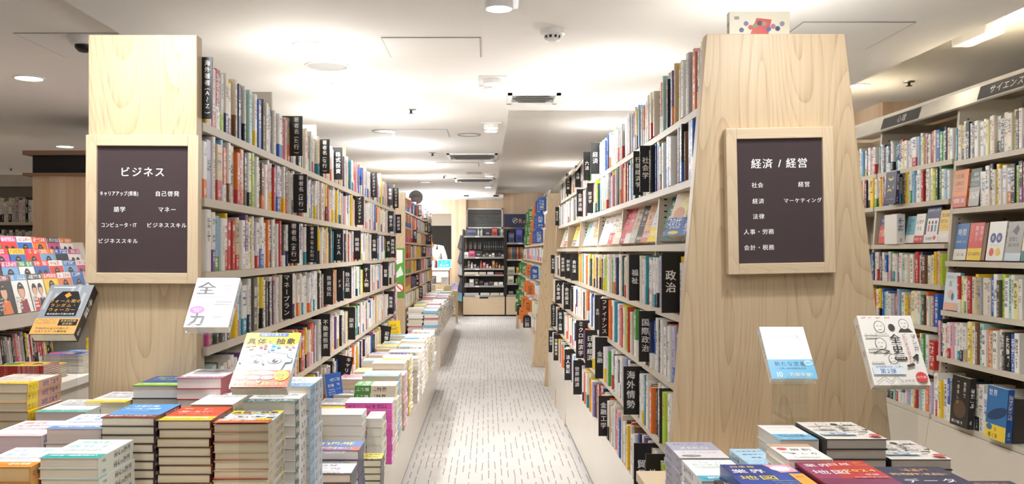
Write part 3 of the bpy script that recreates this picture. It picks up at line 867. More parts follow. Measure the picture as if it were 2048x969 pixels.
for r in range(7):
    if r == 2: continue
    for k in range(4):
        y0, y1 = (RY[k] + 0.021 if k else 2.925), RY[k + 1] - 0.001
        if k < 3:
            lab = ('# from the end panel, ' if k == 0 else '# past ' + ORD[k] + ' upright, ') + ROWR[r] + ' of economics bookcase'
            shelf_row(-1, rface(RB[r]), RB[r], y0, y1, RSPEC[r][k], RH[r] * (1.12 if (r == 0 and k == 0) else 1), ('politics_book', 'economics_book', 'finance_book')[k], lab, group='books on the economics bookcase', jut=0.02)
        else:
            shelf_row(-1, rface(RB[r]), RB[r], y0, y1, '', RH[r], 'x', 'x', mass=massR)
    for k in range(2):
        shelf_row(-1, rface(RB[r]), RB[r], RY2[k] + 0.026, RY2[k + 1] - 0.001, '', RH[r] * 0.95, 'x', 'x', mass=massR, pool=PALE + ['K1'] * 6)
massR.T = None
tag(massR.build('law_books', JK), 'small far books at the deep end of the economics bookcase and in the law bookcase', 'books', kind='stuff')

def rdiv(text, r, px, w=0.05, h=0.19, lift=0.006, tilt=0):
    """px = the plate's far (shelf side) edge"""
    z = RB[r] + lift
    x = rface(z) - 0.002
    y = x * 1780 / (px - 973)
    divider(text, -1, x, z, y, w, h, 'black divider reading ' + text + ' in white, ' + ROWR[r] + (' of economics bookcase' if y < RY[4] else ' of law bookcase'), tilt=tilt)
for a in (('経済', 0, 1200, .06, .2), ('六法', 0, 1181, .05, .2), ('法律', 0, 1161, .042, .17), ('法律一般', 0, 1141, .04, .18),
          ('社会学', 1, 1302, .048, .2), ('行動経済学', 1, 1285, .042, .2), ('経済学', 1, 1186, .04, .2), ('企業法務', 1, 1167, .05, .2), ('経営分析', 1, 1118, .036, .18),
          ('政治', 3, 1359, .062, .21), ('福祉', 3, 1281, .05, .2), ('会社法', 3, 1155, .048, .2), ('契約書', 3, 1142, .046, .2), ('就業規則', 3, 1131, .045, .2), ('原価計算', 3, 1110, .04, .18),
          ('国際政治', 4, 1303, .05, .2, .02), ('ファイナンス', 4, 1219, .055, .2), ('金利', 4, 1200, .03, .2), ('会社設立', 4, 1140, .05, .2), ('人事考課', 4, 1123, .055, .2),
          ('海外情勢', 5, 1276, .06, .2), ('金融', 5, 1209, .05, .22), ('日本経済', 5, 1189, .055, .22), ('ミクロ経済学', 5, 1171, .06, .24), ('採用・退職', 5, 1126, .045, .2), ('人材マネジメント', 5, 1112, .045, .2),
          ('貿易', 6, 1297, .055, .2), ('地政学', 6, 1320, .05, .21), ('金融工学', 6, 1217, .05, .2), ('世界経済', 6, 1162, .05, .22), ('法人登記', 6, 1143, .05, .22), ('労働基準法', 6, 1117, .042, .22), ('労働法', 6, 1106, .04, .2)):
    rdiv(*a)

# ------------------------------------------------------------------ books seen by their covers
WHITE, INKD = lin('f3f1ee'), lin('26242a')
def plain_art(ink, n=2, sub=None, big=0.16):
    def f(A, w, h):
        A.bg = None
        v = h * 0.86
        for i in range(n):
            s = w * big
            L = random.uniform(0.5, 0.82) * w
            u0 = w * random.uniform(0.08, 0.14)
            A.print(u0, v - s, u0 + L, v, f.col, ink, max(2, round(L / s)))
            v -= s * 1.35
        for i in range(3):
            s = w * 0.05
            A.print(w * 0.12, v - s, w * random.uniform(0.5, 0.85), v, f.col, sub or ink, random.randint(8, 14))
            v -= s * 1.9
    f.col = WHITE
    return f
def book(name, w, h, t, spine=1, col='W', band=None, bandh=0.3, art=None, bart=None, page='e6dcc6', parts=True, ink=None, rgb=None):
    """cover on y=-t facing -y, back on y=0, foot on z=0, bound along x=+w/2 (spine=1) or x=-w/2 (-1)"""
    c = rgb or colr(col)
    cb = colr(band) if band else c
    pg = lin(page)
    b = 0.0011
    ik = ink or ink_for(col)
    root = None
    if parts:
        root = bpy.data.objects.new(name, None); COL.objects.link(root); root.empty_display_size = 0.03
    g = G()
    hb = h * bandh if band else h * 0.05
    sx = spine * w / 2
    x0, x1 = -w / 2, w / 2
    def shell(g, z0, z1, cc, e=0.0):
        fx0 = x0 - (e if spine < 0 else 0); fx1 = x1 + (e if spine > 0 else 0)
        g.box((fx0, -t - e, z0), (fx1, -t + b, z1), 0, cc)
        g.box((fx0, -b, z0), (fx1, 0.0, z1), 0, cc)
        if spine > 0: g.box((x1 - b, -t + b, z0), (x1 + e, -b, z1), 0, cc)
        else: g.box((x0 - e, -t + b, z0), (x0 + b, -b, z1), 0, cc)
    shell(g, 0, h, c)
    A = Art(g, (x0, -t, 0), (1, 0, 0), (0, 0, 1), (0, -1, 0))
    fn = art or plain_art(ik)
    if hasattr(fn, 'col'): fn.col = c
    fn(A, w, h)
    # the spine's printing
    U = (0, 1, 0) if spine > 0 else (0, -1, 0)
    Sp = Art(g, (sx, -t if spine > 0 else 0, 0), U, (0, 0, 1), (spine, 0, 0))
    if art is None or getattr(art, 'spine', True):
        Sp.print(t * 0.14, h * 0.42, t * 0.86, h * 0.9, c, ik, max(2, round(h * 0.48 / (t * 0.75))), vert=True)
        Sp.print(t * 0.3, h * 0.06, t * 0.7, h * 0.2, c, ik, 5, vert=True)
    pgm = G() if parts else g
    px0, px1 = (x0 + 0.0025, x1 - b) if spine > 0 else (x0 + b, x1 - 0.0025)
    k = random.randint(0, 50)
    def pf(q, uv): pgm.face(q, 1, pg, None, uv)
    yA, yB, zA, zB = -t + b, -b, 0.0025, h - 0.0025
    pf([(px0, yA, zA), (px0, yB, zA), (px1, yB, zA), (px1, yA, zA)], [(0, k), (0, k + 1), (1, k + 1), (1, k)])
    pf([(px0, yA, zB), (px1, yA, zB), (px1, yB, zB), (px0, yB, zB)], [(0, k), (1, k), (1, k + 1), (0, k + 1)])
    xx = px0 if spine > 0 else px1
    q = [(xx, yA, zA), (xx, yA, zB), (xx, yB, zB), (xx, yB, zA)]
    pf(q if spine > 0 else q[::-1], [(0, k), (1, k), (1, k + 1), (0, k + 1)] if spine > 0 else [(0, k + 1), (1, k + 1), (1, k), (0, k)])
    if band:
        bg = G() if parts else g
        if not parts: pass
        shell(bg, 0.0015, hb, cb, 0.0006)
        B = Art(bg, (x0, -t - 0.0006, 0), (1, 0, 0), (0, 0, 1), (0, -1, 0))
        ib = ink_for(band)
        if bart: bart(B, w, hb)
        else:
            B.print(w * 0.06, hb * 0.45, w * 0.94, hb * 0.85, cb, ib, 9)
            B.print(w * 0.08, hb * 0.12, w * 0.7, hb * 0.32, cb, ib, 14)
        B2 = Art(bg, (sx + spine * 0.0006, -t if spine > 0 else 0, 0), U, (0, 0, 1), (spine, 0, 0))
        B2.print(t * 0.2, hb * 0.1, t * 0.8, hb * 0.9, cb, ib, max(2, round(hb * 0.8 / (t * 0.6))), vert=True)
    if not parts: return g.build(name, JK)
    g.build('cover', JK, root)
    pgm.build('page_block', JK, root)
    if band: bg.build('paper_band', JK, root)
    return root

def lay(o, X, Y, Z, rot=0.0):
    o.location = (X, Y, Z); o.rotation_euler = (R(-90), 0, rot)
def stack(name, X, Y, z0, z1, w, h, t, lab, top='', jitter=0.0025, rot=0.0, group=None, maker=None, under=None, **kw):
    """identical copies lying one on another; X = middle of the foot edge, Y = foot edge; lab names the stack"""
    n = max(1, round((z1 - z0) / t))
    t = (z1 - z0) / n
    proto = maker(t) if maker else book(name, w, h, t - 0.0004, **kw)
    res = []
    for i in range(n):                      # i = 0 is the topmost
        o = proto if i == 0 else copy_tree(proto)
        lay(o, X + random.uniform(-jitter, jitter) * (i > 0), Y + random.uniform(-jitter, jitter) * (i > 0), z1 - (i + 1) * t + 0.0001, rot + random.uniform(-.012, .012) * (i > 0))
        l = ('top copy, ' if n > 1 else 'lone book, ') if i == 0 else (('bottom' if i == n - 1 else ordw(i + 1)) + ' copy down, ')
        tag(o, (l + lab), 'book', group or 'stacked books on the display tables')
        res.append(o)
    return res

# ------------------------------------------------------------------ covers that can be read
def art_concrete(A, w, h):
    A.rect(0, h * .62, w, h, lin('f4dd35')); A.rect(0, h * .26, w, h * .8, lin('d9edf6'))
    A.ell(w * .24, h * .83, w * .22, h * .085, lin('f7d720')); A.ell(w * .77, h * .83, w * .22, h * .085, lin('f7d720'))
    A.rect(w * .24, h * .925, w * .78, h * .99, lin('5273b5')); A.text('13歳から鍛える', w * .51, h * .957, w * .068, WHITE)
    A.text('具体', w * .24, h * .835, w * .19, INKD, bold=.012); A.text('と', w * .5, h * .825, w * .12, INKD); A.text('抽象', w * .77, h * .835, w * .19, INKD, bold=.012)
    for u, v in ((.1, .74), (.2, .75), (.17, .69)): A.ell(w * u, h * v, w * .045, h * .018, lin('e59a4b'))
    for u, v in ((.34, .72), (.42, .745), (.42, .7)): A.ell(w * u, h * v, w * .032, h * .022, lin('e0525c'))
    for u, v in ((.56, .75), (.66, .72), (.56, .68)): A.rect(w * (u - .035), h * (v - .02), w * (u + .035), h * (v + .02), lin('59aee3'))
    for u, v in ((.8, .74), (.92, .73), (.87, .69)): A.poly([(w * (u - .045), h * (v - .02)), (w * (u + .045), h * (v - .02)), (w * u, h * (v + .025))], lin('ef9aa0'))
    # a plain outlined face
    face = [(0.05, .27), (0.08, .42), (0.02, .44), (0.03, .5), (0.1, .51), (0.16, .57), (0.42, .58), (0.56, .62), (0.86, .58), (0.88, .52), (0.97, .5), (0.96, .44), (0.86, .43), (0.8, .27)]
    A.poly([(w * a, h * b) for a, b in face], WHITE); A.stroke([(w * a, h * b) for a, b in face], w * .012, INKD)
    for u, v in ((.33, .45), (.66, .46)):
        A.ell(w * u, h * v, w * .13, h * .052, INKD); A.ell(w * u, h * v, w * .118, h * .044, WHITE); A.ell(w * (u + .01), h * (v - .004), w * .055, h * .036, INKD); A.ell(w * (u + .03), h * (v + .01), w * .02, h * .012, WHITE)
    A.stroke([(w * .2, h * .54), (w * .32, h * .56), (w * .42, h * .54)], w * .012, INKD); A.stroke([(w * .52, h * .6), (w * .5, h * .66)], w * .014, INKD)
    A.poly([(w * .44, h * .4), (w * .5, h * .37), (w * .49, h * .42)], INKD)
    A.text('細谷功', w * .92, h * .62, w * .055, lin('3b64a8'), vert=True)
    A.rect(0, 0, w, h * .29, lin('ef6a45'))
    for i, (u, v, s_, l) in enumerate(((.16, .235, '考える力', .13), (.52, .24, 'コミュニケーション力', .23), (.14, .155, '読解力', .11), (.38, .155, '説明力', .11), (.62, .155, '創造力', .11))):
        A.ell(w * u, h * v, w * l, h * .033, WHITE); A.text(s_, w * u, h * v, w * (.05 if len(s_) < 6 else .042), lin('d0482c'))
    A.ell(w * .86, h * .19, w * .13, h * .088, lin('f7d93a')); A.text('100', w * .84, h * .19, w * .12, INKD); A.text('万', w * .95, h * .2, w * .06, INKD); A.text('突破!', w * .86, h * .135, w * .05, INKD)
    A.text('すべての力の基礎になる!', w * .5, h * .05, w * .08, lin('f9e24a')); A.ell(w * .49, h * .095, w * .045, h * .03, lin('f0c9a4')); A.ell(w * .49, h * .112, w * .045, h * .018, INKD)
def art_wall(A, w, h):
    A.rect(0, 0, w, h, lin('8d9297'))
    for i in range(6): A.rect(w * (.03 + .16 * i), h * .5, w * (.1 + .16 * i), h * random.uniform(.8, .98), lin('a9aeb2'))
    A.rect(w * .1, h * .93, w * .6, h * .955, lin('c9cccd'))
    A.poly([(w * .16, h * .36), (w * .86, h * .36), (w * .86, h * .64), (w * .7, h * .86), (w * .34, h * .86), (w * .16, h * .64)], lin('151416'))
    A.poly([(w * .5, h * .84), (w * .58, h * .78), (w * .5, h * .72), (w * .42, h * .78)], lin('e2932f'))
    for v, s_ in ((.66, 'ウォール街の'), (.57, 'ランダム・'), (.48, 'ウォーカー')): A.text(s_, w * .5, h * v, w * .125, lin('d9a75a'))
    A.text('株式投資の不滅の真理', w * .51, h * .395, w * .062, WHITE)
    A.rect(0, 0, w, h * .31, lin('d6a45f'))
    for v in (.285, .25, .215): A.print(w * .03, h * v - w * .022, w * .5, h * v + w * .022, lin('d6a45f'), lin('a87a35'), 10)
    A.rect(w * .55, h * .165, w * .97, h * .285, lin('1d1712')); A.text('全米50万部', w * .76, h * .255, w * .07, lin('e8c98c')); A.text('記念版!', w * .76, h * .2, w * .07, lin('e8c98c'))
    A.text('で200万人以上が読んだ、', w * .5, h * .11, w * .072, lin('3b2a14')); A.text('ベストセラーの最新版', w * .46, h * .05, w * .072, lin('3b2a14'))
def art_all(A, w, h):
    A.rect(0, 0, w, h, lin('f5f4f6'))
    A.text('全', w * .3, h * .78, w * .44, lin('4a4954'), stretch=1.1, bold=.03); A.text('員', w * .76, h * .78, w * .36, lin('b3b1c2'), bold=.02)
    A.rect(w * .04, h * .6, w * .95, h * .615, lin('f1b5dd'))
    A.ell(w * .2, h * .34, w * .17, h * .075, lin('e45fc5')); A.text('500万人', w * .2, h * .355, w * .06, WHITE); A.text('突破', w * .2, h * .315, w * .06, WHITE)
    A.text('力', w * .26, h * .15, w * .4, lin('3b3940'), bold=.03); A.text('学', w * .72, h * .15, w * .34, lin('cfe2f4')); A.rect(w * .04, h * .05, w * .5, h * .06, lin('e9b2dc'))
    for v in (.5, .45): A.print(w * .55, h * v, w * .95, h * v + w * .05, lin('f5f4f6'), lin('c9b2cf'), 8)
def art_essay(A, w, h):
    A.rect(0, 0, w, h, lin('f1efed')); A.text('内科医の仕事', w * .5, h * .8, w * .12, lin('c4beb8'))
    A.print(w * .1, h * .6, w * .7, h * .63, lin('f1efed'), lin('cfc8c0'), 12)
    A.rect(0, 0, w, h * .36, lin('6fb7de')); A.text('新たな定番', w * .48, h * .275, w * .14, lin('17222e')); A.text('10', w * .2, h * .08, w * .2, WHITE); A.text('万部突破!', w * .66, h * .075, w * .12, lin('f6efd0'))
    A.print(w * .2, h * .18, w * .8, h * .21, lin('6fb7de'), lin('2b4a68'), 15); A.ell(w * .88, h * .29, w * .1, h * .055, lin('a9dcf2')); A.text('大幅改訂', w * .88, h * .29, w * .04, lin('2b4a68'))
def art_manga(A, w, h):
    bg = lin('ece7df'); A.rect(0, 0, w, h, bg)
    A.print(w * .06, h * .95, w * .6, h * .985, bg, lin('b3534a'), 16)
    g_ = lin('4a4743'); lg = lin('a39d95')
    def head(u, v, r, body=True, dark=False):
        if body: A.poly([(w * (u - 1.5 * r), h * v - w * 1.9 * r), (w * (u + 1.5 * r), h * v - w * 1.9 * r), (w * (u + .9 * r), h * v - w * r), (w * (u - .9 * r), h * v - w * r)], g_ if dark else lin('d8d2c8'))
        A.ell(w * u, h * v, w * r, w * r * 1.25, g_); A.ell(w * u, h * v, w * r * .9, w * r * 1.13, bg)
        A.stroke([(w * (u - r * .5), h * v + w * r * .2), (w * (u - r * .15), h * v + w * r * .2)], w * .008, g_); A.stroke([(w * (u + r * .15), h * v + w * r * .2), (w * (u + r * .5), h * v + w * r * .2)], w * .008, g_)
        A.stroke([(w * (u - r * .3), h * v - w * r * .6), (w * (u + r * .3), h * v - w * r * .6)], w * .008, g_)
    head(.82, .87, .09, dark=True); head(.36, .83, .1); A.ell(w * .58, h * .82, w * .06, w * .075, g_); head(.3, .58, .1); head(.45, .36, .08)
    A.text('Team', w * .36, h * .77, w * .05, g_) if False else None
    for v in (.7, .66, .5, .46, .3): A.print(w * .05, h * v, w * .28, h * v + w * .035, bg, lg, 9)
    A.stroke([(w * .12, h * .44), (w * .3, h * .5), (w * .42, h * .47), (w * .3, h * .43)], w * .014, g_)
    A.text('マンガ', w * .92, h * .72, w * .115, INKD, vert=True); A.text('ビジネスモデル', w * .76, h * .73, w * .088, lin('b8403c'), vert=True, stretch=1.05); A.text('全史', w * .58, h * .73, w * .22, INKD, vert=True, bold=.012)
    A.rect(w * .48, h * .345, w * .7, h * .385, INKD); A.text('創世記篇', w * .59, h * .365, w * .045, WHITE)
    A.rect(w * .03, h * .14, w * .6, h * .27, lin('dfe8ef')); A.text('「経営戦略全史」に続く', w * .32, h * .245, w * .05, lin('31557f')); A.text('第2弾', w * .3, h * .185, w * .12, lin('2f6cb3'))
    A.star(w * .86, h * .1, w * .11, lin('d24b47')); A.text('33万部', w * .86, h * .1, w * .06, WHITE); A.stroke([(w * .04, h * .03), (w * .2, h * .11), (w * .3, h * .04), (w * .42, h * .12), (w * .5, h * .03)], w * .01, lg)
    A.stroke([(w * .8, h * .36), (w * .9, h * .42), (w * .86, h * .33)], w * .04, g_); A.stroke([(w * .66, h * .25), (w * .8, h * .28)], w * .05, g_)
    A.text('三谷宏治', w * .6, h * .05, w * .06, lin('6a645c'))
def art_zero(A, w, h):
    A.rect(0, 0, w, h, lin('a9a9bd')); A.print(w * .12, h * .82, w * .8, h * .9, lin('a9a9bd'), lin('4a4a5c'), 9); A.text('ZERO', w * .5, h * .62, w * .24, WHITE)
    A.rect(0, 0, w, h * .46, lin('ded9dc')); A.text('は いちばん大切', w * .5, h * .33, w * .1, lin('6c6872')); A.ell(w * .28, h * .13, w * .2, h * .06, lin('6b6870')); A.print(w * .14, h * .11, w * .42, h * .15, lin('6b6870'), WHITE, 8)
def art_econ(A, w, h):
    A.rect(0, 0, w, h, lin('aed2e8'))
    for v, s_ in ((.84, '世界標準の'), (.66, '経済学の'), (.48, '教養')): A.text(s_, w * .5, h * v, w * .16, lin('2b3440'))
    A.rect(0, 0, w, h * .3, lin('9cc4de')); A.print(w * .06, h * .16, w * .9, h * .25, lin('9cc4de'), lin('dcecf5'), 11)
def art_sky(A, w, h):
    A.rect(0, 0, w, h, lin('f0ece6')); A.rect(0, h * .8, w, h, lin('caa488')); A.text('解剖', w * .62, h * .62, w * .26, lin('27262a')); A.text('学 し方', w * .55, h * .36, w * .2, lin('3b3a40'))
    A.ell(w * .2, h * .66, w * .12, h * .08, lin('cf5a52')); A.print(w * .1, h * .4, w * .26, h * .5, lin('f0ece6'), lin('c9504b'), 3); A.print(w * .2, h * .1, w * .8, h * .16, lin('f0ece6'), lin('8a857e'), 10)
def art_blue_map(A, w, h):
    A.rect(0, 0, w, h, lin('1f3f96')); A.rect(0, h * .55, w * .6, h, lin('16307d'))
    A.text('四季報', w * .28, h * .9, w * .12, lin('f1d242')); A.text('業界', w * .3, h * .72, w * .25, WHITE); A.text('地図', w * .34, h * .47, w * .27, lin('f4d929'))
    A.poly([(w * .6, h * .98), (w * .98, h * .98), (w * .98, h * .7), (w * .72, h * .66)], lin('f0a7b4')); A.star(w * .78, h * .82, w * .15, lin('f6dbe2')); A.rect(w * .8, h * .1, w, h * .62, lin('e7a23c')); A.text('1014', w * .9, h * .5, w * .08, lin('4b2b12'))
    for v in (.33, .27, .21): A.print(w * .45, h * v, w * .78, h * v + w * .04, lin('1f3f96'), lin('c9d6f2'), 10)
def art_red_map(A, w, h):
    A.rect(0, 0, w, h, lin('b93034')); A.rect(0, h * .3, w * .34, h, lin('97335c')); A.rect(0, 0, w, h * .3, lin('7a2a52'))
    A.text('業界', w * .26, h * .8, w * .2, WHITE, vert=False); A.text('日経', w * .58, h * .84, w * .17, WHITE); A.text('185', w * .86, h * .9, w * .1, lin('e8b24a')); A.text('4400', w * .87, h * .8, w * .085, lin('e8b24a'))
    A.text('地図', w * .3, h * .52, w * .26, WHITE); A.text('2024', w * .72, h * .58, w * .19, lin('e9dc6b'), stretch=1.1); A.text('年版', w * .8, h * .42, w * .1, WHITE); A.print(w * .5, h * .3, w * .95, h * .34, lin('b93034'), lin('f0cfc0'), 11)
def art_navy_data(A, w, h):
    A.rect(0, 0, w, h, lin('2a2c4a')); A.print(w * .2, h * .8, w * .9, h * .93, lin('2a2c4a'), lin('c98a4e'), 5); A.print(w * .1, h * .65, w * .9, h * .75, lin('2a2c4a'), lin('d6b27a'), 7); A.text('データ', w * .5, h * .45, w * .25, WHITE)
for f_ in (art_concrete, art_wall, art_all, art_essay, art_manga, art_zero, art_econ, art_sky, art_blue_map, art_red_map, art_navy_data): f_.spine = True

# ------------------------------------------------------------------ sign boards on the end panels
def sign(label, cx, w, h, zc, texts, roll):
    t = thing('sign_board', label, 'sign', (cx, 2.681, zc), (0, R(roll), 0))
    b, d = 0.032, 0.03
    def bar(x0, z0, x1, z1, nm, m):
        o = G().box((x0, -d, z0), (x1, 0, z1)).build(nm, m, t)
        k = o.modifiers.new('edge', 'BEVEL'); k.width = 0.0015; k.segments = 2
    bar(-w / 2, -h / 2, -w / 2 + b, h / 2, 'frame_stile', M['woodz']); bar(w / 2 - b, -h / 2, w / 2, h / 2, 'frame_stile', M['woodz'])
    bar(-w / 2 + b, h / 2 - b, w / 2 - b, h / 2, 'frame_rail', M['woodx']); bar(-w / 2 + b, -h / 2, w / 2 - b, -h / 2 + b, 'frame_rail', M['woodx'])
    g = G(); g.box((-w / 2 + b, -d + 0.009, -h / 2 + b), (w / 2 - b, -0.002, h / 2 - b)); p = g.build('dark_panel', M['smoke'], t)
    for s_, u, v, z in texts:
        g = G(); A = Art(g, (0, -d + 0.009, 0), (1, 0, 0), (0, 0, 1), (0, -1, 0)); A.text(s_, u * w, v * h, z * (1.12 if len(s_) > 8 else 1), WHITE, bold=.016, stretch=.72 if len(s_) > 9 else .79 if len(s_) > 8 else 1)
        g.build('lettering', JK, p)
sign('wood framed dark sign reading ビジネス on the business bookcase end panel', -1.027, 0.336, 0.443, 1.4465,
     [('ビジネス', 0, .253, .034), ('キャリアアップ(資格)', -.212, .107, .0148), ('自己啓発', .218, .107, .0185), ('語学', -.205, 0, .0185), ('マネー', .218, 0, .0185), ('コンピュータ・IT', -.212, -.106, .0155), ('ビジネススキル', .215, -.106, .0172), ('ビジネススキル', -.217, -.214, .0172)], 0.3)
sign('wood framed dark sign reading 経済 / 経営 on the leaning end panel', 0.877, 0.32, 0.436, 1.4725,
     [('経済 / 経営', .005, .257, .034), ('社会', -.205, .11, .0185), ('経営', .23, .11, .0185), ('経済', -.2, 0, .0185), ('マーケティング', .215, 0, .0165), ('法律', -.2, -.105, .0185), ('人事・労務', -.2, -.21, .0185), ('会計・税務', -.2, -.318, .0185)], -1.1)

# ------------------------------------------------------------------ display tables
def table(label, x0, x1, y0, y1, z):
    t = thing('display_table', label, 'table', ((x0 + x1) / 2, y0, 0))
    g = G().box((x0, y0, z - 0.03), (x1, y1, z)); part(g, 'tabletop', M['woodx'], t, 0.002)
    g = G().box((x0 + .03, y0 + .03, z - 0.12), (x1 - .03, y1 - .03, z - 0.031)); part(g, 'apron', M['plinth'], t)
    for a in (x0 + .04, x1 - .1):
        for b in (y0 + .04, y1 - .1):
            g = G().box((a, b, 0), (a + .06, b + .06, z - 0.121)); part(g, 'leg', M['woodz'], t)
TL, TR = 0.62, 0.66
table('low pale table loaded with book stacks before the business end panel', -1.75, -0.5, 1.62, 2.679, TL)
table('low pale table loaded with book stacks before the economics end panel', 0.45, 1.14, 1.5, 2.679, TR)

# stacks before the business end panel: X0 = spine-free edge, X1 = other edge
def stk(x0, x1, y, z1, h, t, lab, z0=TL, rot=0.0, **kw):
    return stack('table_book', (x0 + x1) / 2, y, z0, z1, x1 - x0, h, t, lab, rot=rot, **kw)
def two_tone(c1, c2, ink1, n=2, big=.17, split=.32):
    def f(A, w, h):
        A.rect(0, 0, w, h, lin(c1))
        if c2: A.rect(0, 0, w, h * split, lin(c2))
        v = h * .9
        for i in range(n):
            s = w * big; L = random.uniform(.55, .8) * w
            A.print(w * .1, v - s, w * .1 + L, v, lin(c1), lin(ink1), round(L / s)); v -= s * 1.4
        for i in range(2):
            A.print(w * .12, v - w * .05, w * .8, v, lin(c1), lin(ink1), 13); v -= w * .09
        if c2: A.print(w * .08, h * split * .35, w * .9, h * split * .8, lin(c2), WHITE, 9)
    return f
stk(-.909, -.783, 2.096, .929, .186, .0205, 'stack of blue books with maroon lower band, between white and red stacks', art=two_tone('4d96d6', '8e4038', 'eef4fa', 2, .2, .2), col='N', page='e9dfc8', rgb=lin('3a2a3a'))
stk(-.781, -.654, 2.109, .92, .186, .022, 'stack of red books with yellow lower band, beside the blue stack', art=two_tone('d8502f', 'f2c22f', 'f3c7b4', 2, .22, .3), page='e6d9be', rgb=lin('5d2420'))
stk(-.651, -.52, 2.12, .908, .186, .0215, 'tall stack under the stand of the cartoon-face book', art=art_concrete, page='ece0c4', rgb=lin('e3d6bb'), rot=.02)
# two tall stacks along the aisle edge of the table
stk(-.64, -.502, 2.33, .925, .186, .03, 'tall stack of white books with dark green spines at the aisle edge', art=two_tone('f0eeec', '2c4a46', '33333a'), rgb=lin('eeeceb'), page='e9e4da', band='D', bandh=.24, ink=INKD)
stk(-.625, -.49, 2.475, .945, .19, .031, 'tall stack of white and blue books farthest along the aisle edge', art=two_tone('f2f2f2', '6e92c9', '4a70b4', 2, .15, .25), rgb=lin('c9d2e0'), page='d8d0c0', band='b', bandh=.35)
stk(-.766, -.655, 2.3, .925, .186, .034, 'stack of white covered books just behind the red stack', art=two_tone('eeece8', None, '3b3a3c', 1, .22), page='d8c9a8', rgb=lin('d9cfb8'))
stk(-.854, -.73, 2.45, .972, .188, .03, 'stack of pinkish books with purple print against the end panel', art=two_tone('ece6e8', 'b98aa8', '7a4a6a', 2, .2, .2), page='ecdfdc', rgb=lin('b14a55'))
stk(-.99, -.862, 2.486, .946, .188, .036, 'stack of blue and green covered books against the end panel', art=two_tone('2c4aa0', '9fd046', 'a6d84a', 2, .2, .28), page='dadada', rgb=lin('1f2c58'))
stk(-1.107, -.995, 2.45, .905, .188, .04, 'stack of yellow and blue patterned books beside the blue and green stack', art=two_tone('e9e6e4', 'f0d63a', '4a58a8', 2, .22, .25), rgb=lin('e8dca0'))
stk(-1.2, -1.063, 2.36, .895, .2, .033, 'stack of white books with teal band and pale spine', art=two_tone('f2f0ee', '6cc3b4', '5a5a62', 2, .16, .18), page='e9dcd8', rgb=lin('dce9ea'))
stk(-1.046, -.913, 2.11, .9, .19, .036, 'stack of white and blue books next to the blue stack', art=two_tone('f0f1f4', '7a9ed6', '4a78c4', 2, .2, .2), page='eadfda', rgb=lin('e6e0e0'))
stk(-1.185, -1.05, 2.1, .885, .19, .036, 'stack of white books with pink print, second from the blue stack', art=two_tone('f2eeee', 'f0d6da', 'c05a78', 2, .2, .2), page='e8d6dc', rgb=lin('e8d9de'))
stk(-.943, -.817, 1.874, .885, .186, .0215, 'stack of white books with teal lower band, nearest stack on the table', art=two_tone('f1f1ec', '35a9a4', '6ab8b0', 2, .22, .22), page='e8dfcc', rgb=lin('e4ebe6'))
stk(-1.075, -.948, 1.85, .872, .186, .03, 'stack of orange banded white books beside the teal banded stack', art=two_tone('f3efe8', 'e8922c', '8fb4d8', 2, .22, .25), page='e8c48c', rgb=lin('d9a05a'))
stk(-1.36, -1.222, 2.37, .968, .19, .0255, 'stack of yellow and brown books left of the glossy silver book', art=two_tone('ece6dc', 'e6b93a', 'b58a5a', 2, .2, .3), page='e6dcc0', rgb=lin('c79a7c'), band='Y', bandh=.3)
stk(-1.38, -1.245, 2.08, .895, .19, .026, 'stack of white books with black lettered spines at the table edge', art=two_tone('efefef', None, '2a2a2e', 2, .22), page='d9c39c', rgb=lin('e6e3df'))
stk(-1.34, -1.2, 1.86, .86, .19, .03, 'stack of pink and white books at the outer corner of the table', art=two_tone('f2ecec', 'f3d9da', 'b65a70', 2, .2, .25), page='e9dad8', rgb=lin('e9dadb'))

# stacks before the economics end panel
def stkr(x0, x1, y, z1, h, t, lab, **kw): return stk(x0, x1, y, z1, h, t, lab, z0=TR, **kw)
stkr(.80, .944, 2.094, .879, .21, .0245, 'stack of manga business history books beside the small white books', art=art_manga, spine=-1, page='b9b0a6', rgb=lin('26221f'))
stkr(.95, 1.094, 2.09, .832, .21, .0245, 'lower stack of manga business history books at the outer side', art=art_manga, spine=-1, page='b9b0a6', rgb=lin('2a2623'))
stkr(.702, .795, 2.13, .87, .178, .03, 'stack of small white books with blue band beneath their displayed copy', art=art_essay, spine=1, page='d8d0c4', rgb=lin('e6e2dc'))
stkr(.637, .732, 1.88, .881, .15, .0175, 'stack of small white books with a brown top edge behind the yearbooks', art=art_sky, page='e0d6c8', rgb=lin('e9e2d8'), spine=1)
stkr(.487, .612, 2.24, .80, .188, .02, 'stack of lavender grey books titled ZERO', art=art_zero, page='e0dcd6', rgb=lin('9a99ab'), spine=-1)
stkr(.618, .7, 2.08, .818, .185, .022, 'stack of light blue world economics books', art=art_econ, page='e6e4de', rgb=lin('a9c9dc'), spine=-1)
stkr(.452, .565, 1.87, .838, .188, .025, 'stack of white books with a teal corner at the aisle side', art=two_tone('f1f1ee', '46a6bd', '8ab8b0', 2, .13, .24), page='cfc9c4', rgb=lin('dcdad8'), spine=-1)
stkr(.473, .6, 1.69, .845, .16, .022, 'stack of black and white books with red marks at the aisle corner', art=two_tone('2a2828', 'e9e5e0', 'f0eeea', 2, .24, .5), page='cfc9c4', rgb=lin('2c2a2c'), spine=-1)
stkr(.497, .645, 1.685, .8665, .21, .0255, 'stack of blue industry map yearbooks at the front of the table', art=art_blue_map, page='e0dcd4', rgb=lin('1b2a6b'), spine=-1)
stkr(.652, .80, 1.688, .874, .21, .0255, 'stack of red 2024 industry map yearbooks at the front of the table', art=art_red_map, page='e0dcd4', rgb=lin('7a2034'), spine=-1)
